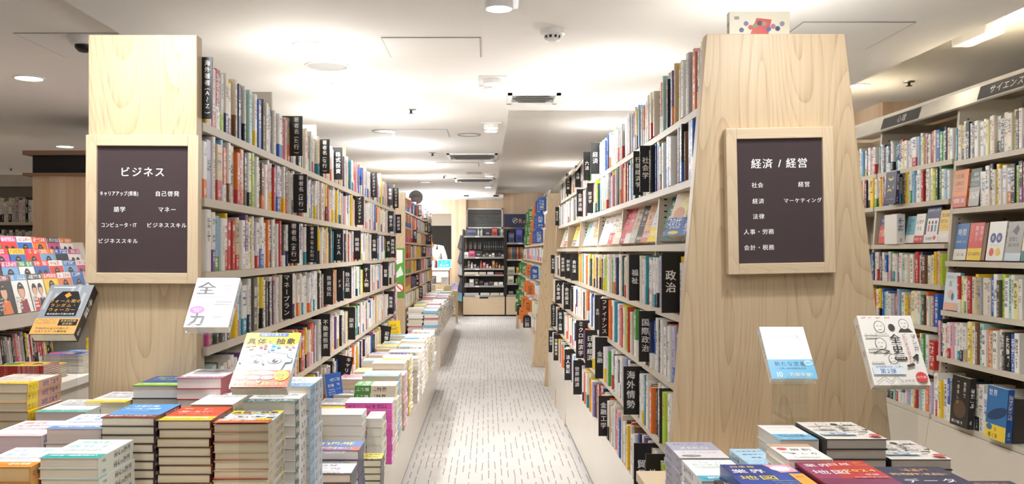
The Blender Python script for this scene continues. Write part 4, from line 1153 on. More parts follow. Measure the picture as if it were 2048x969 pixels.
stkr(.806, .95, 1.66, .868, .21, .025, 'stack of dark navy data yearbooks beside the red yearbooks', art=art_navy_data, page='cfcac4', rgb=lin('23253f'), spine=-1)
stkr(.958, 1.10, 1.66, .838, .21, .025, 'stack of dark navy yearbooks at the outer front of the table', art=art_navy_data, page='cfcac4', rgb=lin('2b2d48'), spine=-1)

# ------------------------------------------------------------------ acrylic stands and the books they show
def stand(label, X, Y, z0, zb, w, a, L):
    """a clear sheet rising from the table, with a tilted tray and a front lip"""
    t = thing('acrylic_stand', label, 'book stand', (X, Y, z0), group='clear acrylic book stands')
    hh = zb - z0
    G().box((-w / 2, 0.02, 0), (w / 2, 0.0235, hh - 0.004)).build('riser_sheet', M['glass'], t)
    ca, sa = math.cos(R(a)), math.sin(R(a))
    def tilted(name, b0, b1):
        o = G().box(b0, b1).build(name, M['glass'], t, loc=(0, 0.002, hh - 0.001), rot=(R(-a), 0, 0))
    tilted('tray', (-w / 2, 0.0012, 0), (w / 2, 0.004, L))
    tilted('lip', (-w / 4, -0.045, -0.004), (w / 4, 0.004, -0.0012))
def shown(label, X, Y, z, w, h, t, a, art, zt, slabel, **kw):
    o = book('display_book', w, h, t, art=art, **kw)
    o.location = (X, Y, z + 0.002); o.rotation_euler = (R(-a), 0, 0)
    tag(o, label, 'book')
    stand(slabel, X, Y, zt, z, w * 0.8, a, h * 0.72)
shown('yellow and orange book with a cartoon face, held up on a clear stand', -.508, 1.99, .997, .129, .188, .02, 54, art_concrete, TL, 'clear stand holding the cartoon-face book', rgb=lin('e9eef0'), ink=lin('3b64a8'))
shown('white book with grey and pink lettering on a stand before the bookcase corner', -.797, 2.545, 1.086, .127, .186, .026, 43, art_all, .9725, 'clear stand holding the white book with pink dot', rgb=lin('efeef2'), ink=lin('4a4850'))
shown('thick silver and black book with gold band, displayed beside the ビジネス panel', -1.232, 2.545, 1.06, .128, .188, .034, 44, art_wall, TL, 'clear stand holding the silver and gold book', rgb=lin('1d1b1d'), ink=WHITE)
shown('small white book with light blue band on a stand under the 経済 / 経営 sign', .795, 2.31, .976, .118, .165, .022, 41, art_essay, TR, 'clear stand holding the small white and blue book', rgb=lin('ece9e5'), spine=-1, ink=lin('b9b3ac'))
shown('manga business history book with line drawings, on a clear stand', 1.091, 2.355, .953, .148, .208, .027, 33, art_manga, TR, 'clear stand holding the manga history book', rgb=lin('ece7e0'), spine=-1, ink=lin('b9b3ac'))

# ------------------------------------------------------------------ stacks on the ledge of the business bookcase
ZL = 0.363
def ledge(X0, X1, Y, z1, L, t, lab, z0=ZL, turn=0, **kw):
    kw.setdefault('parts', False)
    if turn:      # spine (or fore-edge) towards the reader: the book's height runs across the ledge
        stack('ledge_book', X0, Y + L / 2, z0, z1, L, X1 - X0, t, lab, rot=R(-90), jitter=.004, group='stacks along the business bookcase ledge', **kw)
    else:
        stack('ledge_book', (X0 + X1) / 2, Y, z0, z1, X1 - X0, L, t, lab, jitter=.004, group='stacks along the business bookcase ledge', **kw)
ZR = 0.517
WH = dict(rgb=lin('efedeb'), page='ece8e2')
ledge(-.64, -.46, 2.78, .5, .15, .025, 'low stack of cream books at the near end of the ledge', **WH)
ledge(-.66, -.455, 2.98, .575, .15, .03, 'ledge stack of white books with a black lower edge and purple print', art=two_tone('f2f0ee', '2a2a33', '7a6fa8', 2, .16, .1), rgb=lin('2a2828'), page='e6d2c0')
ledge(-.68, -.46, 3.2, .605, .16, .033, 'ledge stack of blue and red language books', art=two_tone('2f6fc4', 'd8532f', 'f2e04a', 2, .26, .38), rgb=lin('26306a'), page='ece6e2')
ledge(-.7, -.505, 3.6, .66, .15, .045, 'ledge stack of thick plain white books', turn=0, art=lambda A, w, h: None, rgb=lin('f0eeec'), page='eeeae6')
ledge(-.5, -.415, 3.5, .5, .12, .03, 'small low stack with a yellow and black cover at the ledge edge', art=two_tone('f0e070', '2a2a2a', '3a3a3a', 2, .2, .2), rgb=lin('2a2828'), page='ece4c8')
ledge(-.505, -.44, 3.72, .622, .17, .035, 'narrow ledge stack of cream books behind the small low stack', **dict(WH, rgb=lin('ece8d4')))
def art_pink(A, w, h):
    A.rect(0, 0, w, h, lin('f3f1f1'))
    for i in range(4): A.print(w * (.2 + .16 * i), h * .1, w * (.26 + .16 * i), h * .9, lin('f3f1f1'), lin('d8c9a8'), 22, vert=True)
ledge(-.635, -.425, 4.0, .64, .15, .03, 'ledge stack of white books with hot pink spines', turn=1, art=art_pink, rgb=lin('f56cca'), page='ece8e2', ink=lin('a02878'))
ledge(-.635, -.437, 4.28, .675, .15, .036, 'ledge stack of pale books with a green band', art=two_tone('f1efe2', None, '8aa898', 1, .1), rgb=lin('e9e6cc'), band='g', bandh=.4, turn=1, page='e9e2c4')
tops = [('b', 'light blue and grey', .69), ('P', 'pinkish white', .66), ('W', 'white and black', .695), ('Y', 'yellow and white', .69), ('y', 'bright pale yellow', .68), ('W', 'white', .65), ('v', 'lavender', .67), ('r', 'coral', .65), ('t', 'pale teal', .66), ('W', 'plain white', .68),
        ('c', 'beige', .65), ('b', 'pale blue', .67), ('W', 'white and red', .66), ('P', 'rose', .65), ('w', 'cream', .66), ('W', 'white and grey', .65)]
y = 4.5
for i, (c, nm, z1) in enumerate(tops):
    L = random.choice((.13, .15, .19))
    ledge(-.63 + random.uniform(-.02, .02), -.44 + random.uniform(-.02, .012), y, z1, L, random.uniform(.024, .034), nm + ' topped ledge stack, ' + ordw(i + 1) + ' beyond the green banded stack', turn=random.random() < .5, col='W' if i % 3 else 'w', band=c if c != 'W' else None, bandh=random.uniform(.35, .8))
    y += L + random.uniform(.03, .06)
inner = [(3.0, 'O', 'orange'), (3.25, 'W', 'white'), (3.5, 'Y', 'yellow and pink'), (3.78, 'O', 'orange and yellow'), (4.08, 'Y', 'yellow and black'), (4.32, 'G', 'grey printed'), (4.6, 'k', 'grey and white'), (4.9, 'P', 'pale pink'), (5.2, 'W', 'white'), (5.5, 'y', 'pale yellow'), (5.85, 'W', 'white and blue'), (6.2, 'v', 'lavender'), (6.6, 'Y', 'yellow'), (7.0, 'W', 'cream'), (7.4, 'b', 'light blue'), (7.8, 'P', 'pink')]
for i, (yy, c, nm) in enumerate(inner):
    ledge(-.82, -.665, yy, ZR + random.choice((.06, .08, .1)), .19, .027, nm + ' inner ledge stack, ' + ordw(i + 1) + ' from the near end', z0=ZR, col=c, band='W' if c != 'W' else 'b')
o = book('standing_book', .128, .17, .014, col='B', parts=False)
o.location = (-.79, 4.62, ZR + .001); o.rotation_euler = (R(-8), 0, R(60)); tag(o, 'blue paperback leaning face-out at the back of the ledge', 'book')
o = book('standing_book', .14, .2, .02, col='Y', parts=False)
o.location = (-.8, 7.75, ZR + .001); o.rotation_euler = (R(-8), 0, R(50)); tag(o, 'yellow paperback leaning face-out near the far end of the ledge', 'book')

# ------------------------------------------------------------------ face-out books on a shelf
def faceout(side, x, y, z, w, h, t, lab, lean=12, yaw=0, name='faced_book', group=None, **kw):
    """cover towards the aisle"""
    o = book(name, w, h, t, **kw)
    o.location = (x, y, z + .001 + t * math.sin(R(lean))); o.rotation_euler = (R(-lean), 0, (R(90) if side > 0 else R(-90)) + R(yaw))
    return tag(o, lab, 'book', group)
z = RB[2]; xr = rface(z)
def two(c1, c2, i1, s=.35, n=2, big=.2): return two_tone(c1, c2, i1, n, big, s)
for y, w, h, t, c, b, art, lb, yaw in (
    (3.0, .12, .19, .02, 'W', 'b', two('f1f2f4', '3d8fd0', '7aa0c4'), 'white and blue book facing out beside the end panel, display shelf', -24), (3.11, .12, .19, .02, 'R', None, two('a8414a', '4a4244', 'e9d0d0', .45), 'dark red and grey book facing out on the economics display shelf', -22),
    (3.28, .18, .172, .045, 'w', None, None, 'cream illustrated book with blue lower half on the economics display shelf', -20), (3.52, .14, .19, .02, 'D', None, two('1f6a60', '1a4f48', 'e4efe9', .3, 3, .16), 'dark teal book facing out just before the first upright, display shelf', -24),
    (3.82, .13, .19, .02, 'v', None, two('d9dcec', 'f0d23a', '4a5a9a', .36), 'lavender and yellow book facing out past the first upright', -24), (4.0, .12, .185, .02, 'd', None, two('dfb48f', 'c98a7a', '9a5a3a', .3), 'peach book facing out on the display shelf', -24),
    (4.16, .12, .185, .02, 'K', None, two('3a3032', '6a5a52', 'd8c8b8', .2), 'black book with pale print facing out on the display shelf', -24), (4.32, .13, .185, .02, 'c', None, two('c9b89a', 'b9c0b0', '4a4a42', .36), 'beige and sage book facing out on the display shelf', -24),
    (4.5, .12, .185, .02, 'r', None, two('d86a74', 'e9e2e0', 'f6e6e4', .3), 'coral pink book facing out on the display shelf', -24), (4.64, .13, .19, .02, 'R', None, two('c84a52', 'b03c46', 'f0d8d4', .2), 'crimson book facing out before the second upright', -24),
    (4.9, .13, .18, .02, 'w', None, two('e9e0cc', 'd8cdb4', '5a4a3a', .2), 'cream book with a small bird drawing facing out past the second upright', -24), (5.12, .12, .18, .02, 'W', None, two('efe9e4', 'd84a42', '3a3a3a', .4), 'white and red book facing out past the second upright', -24), (5.32, .12, .18, .02, 'W', None, two('efe9e4', 'e9e4e0', 'b04038', .3), 'white book with red print facing out past the second upright', -24), (5.52, .12, .18, .02, 'W', None, two('efece4', 'e0dccf', '3a3a3a', .3), 'white book with black print facing out before the third upright', -24),
    (5.95, .12, .18, .02, 'O', None, two('d8824a', 'e9d8c4', 'f4e4d4', .3), 'orange book facing out past the third upright', -24), (6.2, .12, .18, .02, 'W', None, two('ece8e0', 'd8d0c0', '6a6a6a', .3), 'white book with grey print facing out past the third upright', -24), (6.42, .12, .18, .02, 't', None, two('a8d0cc', 'e9e9e4', '3a5a58', .3), 'pale teal book facing out past the third upright', -24)):
    if art is None:
        def art(A, w_, h_):
            A.rect(0, 0, w_, h_, lin('ecd9bf')); A.ell(w_ * .55, h_ * .72, w_ * .25, h_ * .18, lin('f2e9a8')); A.ell(w_ * .3, h_ * .5, w_ * .2, h_ * .16, lin('dca98c')); A.rect(0, 0, w_, h_ * .42, lin('2f66b4'))
            A.text('20代', w_ * .26, h_ * .32, w_ * .24, WHITE); A.text('政', w_ * .78, h_ * .3, w_ * .24, WHITE); A.text('学', w_ * .76, h_ * .14, w_ * .24, WHITE); A.ell(w_ * .3, h_ * .07, w_ * .2, h_ * .04, lin('f0d63a')); A.print(w_ * .1, h_ * .16, w_ * .5, h_ * .22, lin('2f66b4'), WHITE, 6)
            A.text('パズル', w_ * .62, h_ * .62, w_ * .12, lin('4a4038'), vert=True)
    faceout(-1, xr + .05, y, z, w, h, t, lb, 20, -yaw, group='face-out books on the economics display shelf', col=c, art=art, parts=(y < 4), spine=-1)
for k, y in enumerate((6.98, 7.3, 7.75, 8.05, 8.4)):
    faceout(-1, xr + .05, y, z, .13, .185, .02, ('white book reading one big character', 'yellow and brown book', 'pale green book', 'white and red book', 'cream book')[k] + ' facing out on the law bookcase display shelf', 20, 24, col='WYtWw'[k], parts=False, band=(None, 'C', None, 'R', None)[k])
# the tall cream book standing at the very end of the top shelf
def art_circles(A, w, h):
    A.rect(0, 0, w, h, lin('dcd4bf')); A.rect(w * .08, h * .9, w * .16, h * .94, lin('8f897a')); A.poly([(w * .3, h * .62), (w * .62, h * .62), (w * .7, h * .9), (w * .45, h * .92)], lin('c8483c'))
    for i, c in enumerate(('3d4a78', '6f6a9a', 'c2483e', '7d8a5a', '3f3d48', '9a8a72', '4a5a9a', 'b06a8a', '2f3d6a', '8a8494')):
        A.ell(w * (.2 + .075 * i), h * random.uniform(.76, .86), w * .04, w * .04, lin(c))
o = book('display_book', .185, .245, .03, spine=-1, art=art_circles, rgb=lin('d8d0bb'), page='e9e4da')
o.location = (.748 + .0925, 2.77, RB[0] + .001); tag(o, 'tall cream book with coloured dots rising above the economics end panel', 'book')

# ------------------------------------------------------------------ the psychology and science wall bookcase (faces -x)
def wface(z): return 2.54 + 0.09 * (z - 1.32)
WY = [3.0, 3.95, 4.914, 5.88, 6.85]
WBN = [1.82, 1.556, 1.268, 0.998, 0.747, 0.42]                 # science bay
WBP = [1.836, 1.615, 1.366, 1.135, 0.9, 0.66, 0.425]            # psychology bay
t = thing('bookcase', 'beige wall bookcase with slotted uprights and a tilted header reading 心理 and サイエンス', 'bookcase', (2.8, WY[0], 0))
for k in range(5):
    g = G(); y = WY[k]
    g.hexa([(wface(.3) + .01, y, 0), (2.98, y, 0), (2.98, y + .024, 0), (wface(.3) + .01, y + .024, 0), (wface(2.1) + .01, y, 2.16), (2.98, y, 2.16), (2.98, y + .024, 2.16), (wface(2.1) + .01, y + .024, 2.16)])
    for za, zb in zip(WBN[::-1], WBN[::-1][1:] + [2.1]):
        slot_strip(g, wface(zb) + .05, y - .0004, za + .03, zb - .04); slot_strip(g, wface(zb) + .3, y - .0004, za + .03, zb - .04)
    part(g, 'upright', [M['shelf'], M['slot']], t)
for k in range(4):
    for z in (WBN if k < 2 else WBP):
        g = G(); g.box((wface(z) - .004, WY[k] + .024, z - .028), (2.97, WY[k + 1], z)); part(g, 'shelf', M['shelf'], t)
g = G(); g.box((2.96, WY[0], 0.0), (2.985, WY[4], 2.16)); part(g, 'back_panel', M['shelf'], t)
for k in range(4):
    g = G(); zt = (WBN if k < 2 else WBP)[-1] - .03
    g.hexa([(2.40, WY[k] + .012, .06), (2.95, WY[k] + .012, .06), (2.95, WY[k + 1] + .01, .06), (2.40, WY[k + 1] + .01, .06), (wface(.4) - .01, WY[k] + .012, zt), (2.95, WY[k] + .012, zt), (2.95, WY[k + 1] + .01, zt), (wface(.4) - .01, WY[k + 1] + .01, zt)]); part(g, 'base_cabinet', M['plinth'], t, .002)
g = G(); g.box((2.44, WY[0], 0), (2.95, WY[4], .06)); part(g, 'toe_kick', M['slot'], t)
g = G(); g.hexa([(2.545, WY[0], 2.10), (2.56, WY[0], 2.095), (2.56, WY[4] + .02, 2.095), (2.545, WY[4] + .02, 2.10), (2.57, WY[0], 2.185), (2.60, WY[0], 2.185), (2.60, WY[4] + .02, 2.185), (2.57, WY[4] + .02, 2.185)]); part(g, 'header', M['valance'], t)
g = G(); g.box((2.57, WY[0], 2.185), (2.98, WY[4] + .02, 2.2)); part(g, 'top_board', M['shelf'], t)
def wsign(text, y0, y1):
    g = G(); e = .002
    n = Vector((-1, 0, .29)).normalized()
    p0 = Vector((2.5475, y1, 2.108)) + n * e
    V = Vector((.0245, 0, .0845)).normalized()
    A = Art(g, p0, (0, -1, 0), V, n)
    A.rect(0, 0, y1 - y0, .072, lin('26262a')); A.text(text, (y1 - y0) * (.62 if len(text) > 3 else .55), .036, .052, lin('dcdad4'), stretch=1.15)
    o = g.build('header_plate', JK, t); o.matrix_parent_inverse = Matrix.Translation(-Vector(t.location))
wsign('サイエンス', 4.22, 4.62); wsign('心理', 5.25, 5.75)
def wb(s): return ' '.join(s.split()[::-1])
WR_ = ['science_book', 'psychology_book']
WN = {0: ['K1 W2 W2 Wb1 y1 W2 w1 Wk2 K2 w2 w2 y1 K1 W1 WB1 W1 R1 G2', 'G1 W1 W2 W2 Kc1 W1 Y1 W1 W2 WO2 K2 L1 KV2 R1 W1 N1', None, 'W1 R2 w1 Y1 G2 w3 w1 B1 W2 k1 L1 W2 t1 W1 y2 W1', 'Wc1 y2 Y1 W1 C1 t2 W2 O1 c1 W2 w1 k1 K2 B2 W2', 'K1 P1 W2 wK2 W2 W2 k1 W2 W1 K3 W2 k2'],
      1: ['W2 W1 NW1 W1 WR4 b1 W1 y1 P1 K2 W1 R1 w1 B2 g2 W1 K1 w1 W2', 'b1 W1 W2 W1 . R1 K1 W2 t1 y1 L1 K1 g1 W2 b1 W1', None, 't1 W2 W1 Y1 W2 R1 R2 w1 N1 C2 W1 w2 y1 Y1 P1 L1', 'W2 Y1 c1 W2 y1 W1 W2 g1 k1 O1 W1 y1 V1 B2', 'W1 t1 O1 W2 R1 c1 W1 W1 g1 W2 R4', 'W1 P1 b1 W2 y1 R1 W2 t1 W1 O1 v1']}
names_n = ['top', 'second', 'display', 'fourth', 'fifth', 'lowest']
names_p = ['top', 'second', 'display', 'fourth', 'fifth', 'sixth', 'lowest']
for r, z in enumerate(WBN):
    if WN[0][r] is None: continue
    y0 = 4.17 if r != 1 else 4.17
    y1 = 4.913 - (.27 if r == 1 else (.16 if r == 3 else 0))
    shelf_row(-1, wface(z), z, y0, y1, wb(WN[0][r]), .215 if r < 5 else .24, 'science_book', '# from the photo edge, ' + names_n[r] + ' shelf of science bay', group='books on the wall bookcase', depth=.15, hr=(.82, .96))
for r, z in enumerate(WBP):
    if WN[1][r] is None: continue
    shelf_row(-1, wface(z), z, 4.94, 5.879, wb(WN[1][r].replace('. ', '')), .195, 'psychology_book', '# beyond the science bay, ' + names_p[r] + ' shelf of psychology bay', group='books on the wall bookcase', depth=.15, hr=(.82, .97))
    if r < 3: shelf_row(-1, wface(z), z, 5.905, 6.35, 'Y3 R1 WK1 K1' if r == 1 else '', .195, 'counselling_book', '# beyond the psychology bay, ' + names_p[r] + ' shelf of wall bookcase', group='books on the wall bookcase', depth=.15)
GW = 'face-out books on the wall bookcase'
z = WBN[2]; x = wface(z) + .05
def art_brain(A, w, h):
    A.rect(0, 0, w, h, lin('efedea')); A.ell(w * .3, h * .58, w * .17, w * .17, lin('2f3f8f')); A.ell(w * .66, h * .58, w * .17, w * .17, lin('2f3f8f')); A.text('音', w * .3, h * .58, w * .16, WHITE); A.text('と', w * .48, h * .58, w * .08, INKD); A.text('脳', w * .66, h * .58, w * .16, WHITE)
    A.ell(w * .3, h * .22, w * .14, w * .14, lin('d9534a')); A.ell(w * .66, h * .22, w * .14, w * .14, lin('edc83a')); A.print(w * .2, h * .38, w * .8, h * .41, lin('efedea'), lin('9a968f'), 14)
def art_time(A, w, h):
    A.rect(0, 0, w, h, lin('2f6fb0')); A.text('時間', w * .5, h * .76, w * .34, WHITE); A.text('は存在しない', w * .5, h * .5, w * .14, WHITE); A.rect(0, 0, w, h * .3, lin('e9e4dc')); A.print(w * .1, h * .1, w * .9, h * .2, lin('e9e4dc'), lin('3a4a6a'), 9)
def art_rel(A, w, h):
    A.rect(0, 0, w, h, lin('d5453d')); A.text('世界は', w * .84, h * .92, w * .2, WHITE, vert=True); A.text('関係で', w * .5, h * .92, w * .22, WHITE, vert=True); A.text('できている', w * .16, h * .93, w * .13, lin('f0d84a'), vert=True); A.rect(0, 0, w, h * .32, lin('f0cf3c')); A.print(w * .08, h * .12, w * .92, h * .22, lin('f0cf3c'), lin('8a2a22'), 8)
def art_habit(A, w, h):
    A.rect(0, 0, w, h, lin('a9a7a6')); A.poly([(w * .3, h * .75), (w * .6, h * .92), (w * .75, h * .8), (w * .6, h * .65)], lin('4a4846')); A.text('習慣と', w * .45, h * .55, w * .2, lin('3a3a3c')); A.text('脳の科学', w * .5, h * .4, w * .17, lin('3a3a3c')); A.rect(0, 0, w, h * .2, lin('c9d8e4'))
def art_octo(A, w, h):
    A.rect(0, 0, w, h, lin('e4d9c0')); A.rect(0, 0, w, h * .25, lin('3a7f86')); A.ell(w * .5, h * .72, w * .2, h * .14, lin('b98a3a'))
    for i in range(5): A.stroke([(w * (.3 + .1 * i), h * .62), (w * (.15 + .18 * i), h * .45), (w * (.25 + .14 * i), h * .32)], w * .05, lin('b98a3a'))
for y, w, h, a_, c, lb in ((4.83, .128, .2, art_time, 'B', 'blue face-out book about time beside the science bay upright'), (4.69, .135, .2, art_rel, 'R', 'red and yellow face-out book on the science display shelf'), (4.5, .15, .2, art_brain, 'W', 'white face-out book with coloured discs on the science display shelf'), (4.345, .13, .195, art_habit, 'G', 'grey face-out book on the science display shelf'), (4.21, .13, .2, art_octo, 'c', 'beige face-out book with an ochre octopus on the science display shelf')):
    faceout(-1, x, y, z, w, h, .022, lb, 8, 0, group=GW, col=c, art=a_, spine=-1 if c != 'W' else 1)
z = WBN[1]
faceout(-1, wface(z) + .02, 4.83, z, .14, .205, .02, 'orange face-out book on the science second shelf at the upright', 6, 0, group=GW, col='O', art=two('e0843a', 'c8502f', '3a2a1a', .3))
faceout(-1, wface(z) + .03, 4.70, z, .1, .2, .022, 'dark green and grey face-out book beside the orange one', 6, 0, group=GW, col='k', art=two('4a5a56', 'a9a6a2', 'dcdcd4', .5))
z = WBN[3]
def art_med(A, w, h):
    A.rect(0, 0, w, h, lin('d9e6ee')); A.text('すばらしい', w * .45, h * .88, w * .15, lin('4a3a3a')); A.text('医', w * .4, h * .7, w * .24, lin('4a3a3a')); A.ell(w * .45, h * .42, w * .22, h * .12, lin('e4c4b0')); A.ell(w * .6, h * .36, w * .1, h * .1, lin('4f84b8')); A.rect(0, 0, w, h * .2, lin('e9b9a4'))
faceout(-1, wface(z) + .02, 4.825, z, .145, .205, .02, 'pale blue illustrated face-out book at the science bay upright', 6, 0, group=GW, col='b', art=art_med)
z = WBN[5]
def art_world(A, w, h):
    A.rect(0, 0, w, h, lin('221e1c')); A.ell(w * .5, h * .35, w * .35, h * .18, lin('5a3f2a')); A.text('世界で', w * .72, h * .92, w * .17, lin('e9e2d4'), vert=True); A.text('一番美しい', w * .36, h * .94, w * .15, lin('e9e2d4'), vert=True); A.print(w * .1, h * .05, w * .7, h * .12, lin('221e1c'), WHITE, 8)
def art_whale(A, w, h):
    A.rect(0, 0, w, h, lin('2f6fa8')); A.ell(w * .55, h * .5, w * .5, h * .1, lin('1d3f66'), rot=.3); A.text('世界', w * .3, h * .88, w * .22, WHITE); A.rect(0, 0, w, h * .28, lin('ecc93c')); A.ell(w * .2, h * .22, w * .14, h * .06, lin('2f6fa8')); A.text('3', w * .5, h * .2, w * .16, INKD); A.text('賢く多', w * .4, h * .07, w * .16, INKD)
faceout(-1, wface(z) - .012, 4.56, z, .17, .255, .03, 'dark face-out book with a brown picture on the lowest science shelf', 4, 0, group=GW, col='K', art=art_world)
faceout(-1, wface(z) - .012, 4.235, z, .17, .25, .03, 'blue and yellow face-out whale book on the lowest science shelf', 4, 0, group=GW, col='B', art=art_whale)
z = WBP[2]; x = wface(z) + .05
def art_mind(A, w, h):
    A.rect(0, 0, w, h, lin('2a3566')); A.text('人間関係の心理学', w * .5, h * .88, w * .11, lin('d9e0f0')); A.poly([(w * .1, h * .1), (w * .9, h * .1), (w * .9, h * .66), (w * .1, h * .66)], lin('e9e6e4'))
    for i in range(3): A.ell(w * (.25 + .24 * i), h * .55, w * .06, w * .07, INKD); A.rect(w * (.19 + .24 * i), h * .3, w * (.31 + .24 * i), h * .48, lin(('c9736a', '4a4a52', '6a8ab0')[i]))
    A.rect(0, 0, w, h * .22, lin('efe9e6')); A.ell(w * .75, h * .13, w * .1, w * .08, lin('d24b47')); A.print(w * .08, h * .06, w * .6, h * .16, lin('efe9e6'), lin('4a4a52'), 7)
def art_psy(A, w, h):
    A.rect(0, 0, w, h, lin('efece8')); A.text('マンガ', w * .5, h * .9, w * .13, lin('b04038')); A.text('心理学', w * .5, h * .72, w * .27, INKD); A.text('大全', w * .5, h * .5, w * .27, INKD); A.rect(0, 0, w, h * .25, lin('c8393f')); A.print(w * .1, h * .08, w * .9, h * .18, lin('c8393f'), WHITE, 7)
for y, w, h, a_, c, lb in ((5.79, .12, .18, two('34427a', 'c8523a', 'e9a0a0', .66, 1), 'N', 'navy and red face-out book at the far end of the psychology display shelf'), (5.64, .12, .19, two('cf4a78', 'efe9ea', 'f6dce4', .3, 2), 'p', 'pink face-out book on the psychology display shelf'), (5.42, .11, .165, two('7fb8cc', 'efeeea', '26364a', .3), 't', 'pale blue psychology face-out book'), (5.31, .11, .175, art_psy, 'W', 'white and red psychology face-out book'), (5.16, .16, .215, art_mind, 'N', 'navy face-out book with small figures on the psychology display shelf'), (5.02, .12, .185, two('e9c04a', 'e4e0d8', '3a2f1a', .35), 'Y', 'yellow face-out book at the near end of the psychology display shelf')):
    faceout(-1, x, y, z, w, h, .022, lb, 8, 0, group=GW, col=c, art=a_)
o = book('standing_book', .17, .185, .05, col='W', parts=False, art=lambda A, w, h: None); o.location = (wface(WBP[2]) + .03, 5.56, WBP[2] + .001); o.rotation_euler = (0, 0, R(-90)); tag(o, 'thick pile of pink-spined books standing on the psychology display shelf', 'book', GW)
z = WBP[1]
def art_moon(A, w, h):
    A.rect(0, 0, w, h, lin('232644')); A.text('心', w * .74, h * .52, w * .2, lin('e4e0d4'))
    A.ell(w * .5, h * .8, w * .24, h * .08, lin('d9c46a')); A.ell(w * .5, h * .84, w * .2, h * .06, lin('232644')); A.ell(w * .4, h * .4, w * .2, h * .07, lin('c9a84a')); A.ell(w * .4, h * .36, w * .17, h * .05, lin('232644')); A.ell(w * .3, h * .55, w * .04, h * .04, WHITE); A.print(w * .1, h * .12, w * .85, h * .16, lin('232644'), lin('a9a8b8'), 14)
faceout(-1, wface(z) - .04, 5.53, z, .145, .2, .02, 'navy face-out book with yellow crescents on the psychology second shelf', 3, 0, group=GW, col='N', art=art_moon)

# ------------------------------------------------------------------ magazine rack on the side of the business bookcase
t = thing('magazine_rack', 'white tiered magazine rack with a slanted face-out display and lower shelf', 'magazine rack', (-3.5, 5.0, 0))
MY0, MY1 = 5.5, 7.7
for i, (x0, z0, z1) in enumerate(((-3.25, .86, .893), (-3.335, .893, .985), (-3.415, .985, 1.075), (-3.495, 1.075, 1.165))):
    g = G(); g.box((-3.9, MY0, z0), (x0 + .05, MY1, z1 - .003)); part(g, 'tier', M['white'], t)
g = G(); g.box((-3.9, MY0, .80), (-3.2, MY1, .86)); part(g, 'ledge', M['white'], t)
g = G(); g.box((-3.9, MY0, .42), (-2.75, MY1, .47)); part(g, 'lower_deck', M['white'], t)
g = G(); g.box((-3.9, MY0, .0), (-2.8, MY1, .42)); part(g, 'base', M['plinth'], t)
g = G(); g.box((-3.95, MY0, 0), (-3.9, MY1, 1.45)); part(g, 'back_panel', M['white'], t)
for y in (MY0 - .02, MY1):
    g = G(); g.hexa([(-3.9, y, .47), (-3.25, y, .47), (-3.25, y + .02, .47), (-3.9, y + .02, .47), (-3.9, y, 1.4), (-3.5, y, 1.4), (-3.5, y + .02, 1.4), (-3.9, y + .02, 1.4)]); part(g, 'side_panel', M['white'], t)
BRIGHT = ['d8392f', 'e9c62e', '2f66b4', '2a2a2e', 'efefec', 'c94f86', 'e27a34', '3f8a58', '6fa8d8', '8a2f3a']
def mag_art(bg, fc):
    skin, hair = lin('d9ab8c'), lin('211a18')
    def f(A, w, h):
        A.rect(0, 0, w, h, lin(bg)); A.rect(0, h * .84, w, h, lin(fc)); A.print(w * .05, h * .855, w * .95, h * .985, lin(fc), WHITE if fc not in ('efefec', 'e9c62e') else lin('c8382f'), 5)
        n = random.choice((1, 1, 2))
        for i in range(n):
            u = w * (.5 if n == 1 else .3 + .4 * i); s = w * (.2 if n == 1 else .15)
            A.poly([(u - s * 1.5, 0), (u + s * 1.5, 0), (u + s * 1.2, h * .34), (u - s * 1.2, h * .34)], lin(random.choice(BRIGHT)))
            A.poly([(u - s * .35, h * .3), (u + s * .35, h * .3), (u + s * .35, h * .45), (u - s * .35, h * .45)], skin)
            A.ell(u, h * .58, s * 1.12, s * 1.4, hair); A.ell(u, h * .55, s * .9, s * 1.15, skin); A.poly([(u - s, h * .62), (u + s, h * .62), (u + s * .7, h * .7), (u - s * .7, h * .7)], hair)
        for i in range(4): A.print(w * .05, h * (.1 + .09 * i), w * .35, h * (.15 + .09 * i), lin(bg), WHITE if bg not in ('efefec', 'e9c62e') else INKD, 6)
    return f
fcs = [('2a2a2e', '8a2f3a'), ('efefec', '6fa8d8'), ('efefec', '2a2a2e'), ('e9c62e', 'd8392f'), ('e27a34', 'efefec'), ('2f66b4', '2f66b4'), ('efefec', 'd8392f'),
       ('2a2a2e', 'e9c62e'), ('6fa8d8', 'c94f86'), ('efefec', '3f8a58'), ('2f66b4', 'd8392f'), ('d8392f', 'efefec'), ('6fa8d8', '2f66b4'), ('c94f86', 'efefec'),
       ('e27a34', '2a2a2e'), ('c94f86', 'd8392f'), ('2f66b4', 'e9c62e'), ('d8392f', 'd8392f'), ('6fa8d8', 'e27a34'), ('2a2a2e', '2f66b4'), ('efefec', 'c94f86'),
       ('2a2a2e', 'd8392f'), ('3f8a58', 'e9c62e'), ('d8392f', 'c94f86'), ('2f66b4', 'efefec'), ('e27a34', 'd8392f'), ('c94f86', '2a2a2e'), ('efefec', 'e27a34')]
tier_n = ['lowest', 'second', 'third', 'top']
BN = {'d8392f': 'red', 'e9c62e': 'yellow', '2f66b4': 'blue', '2a2a2e': 'black', 'efefec': 'white', 'c94f86': 'pink', 'e27a34': 'orange', '3f8a58': 'green', '6fa8d8': 'light blue', '8a2f3a': 'maroon'}
i = 0
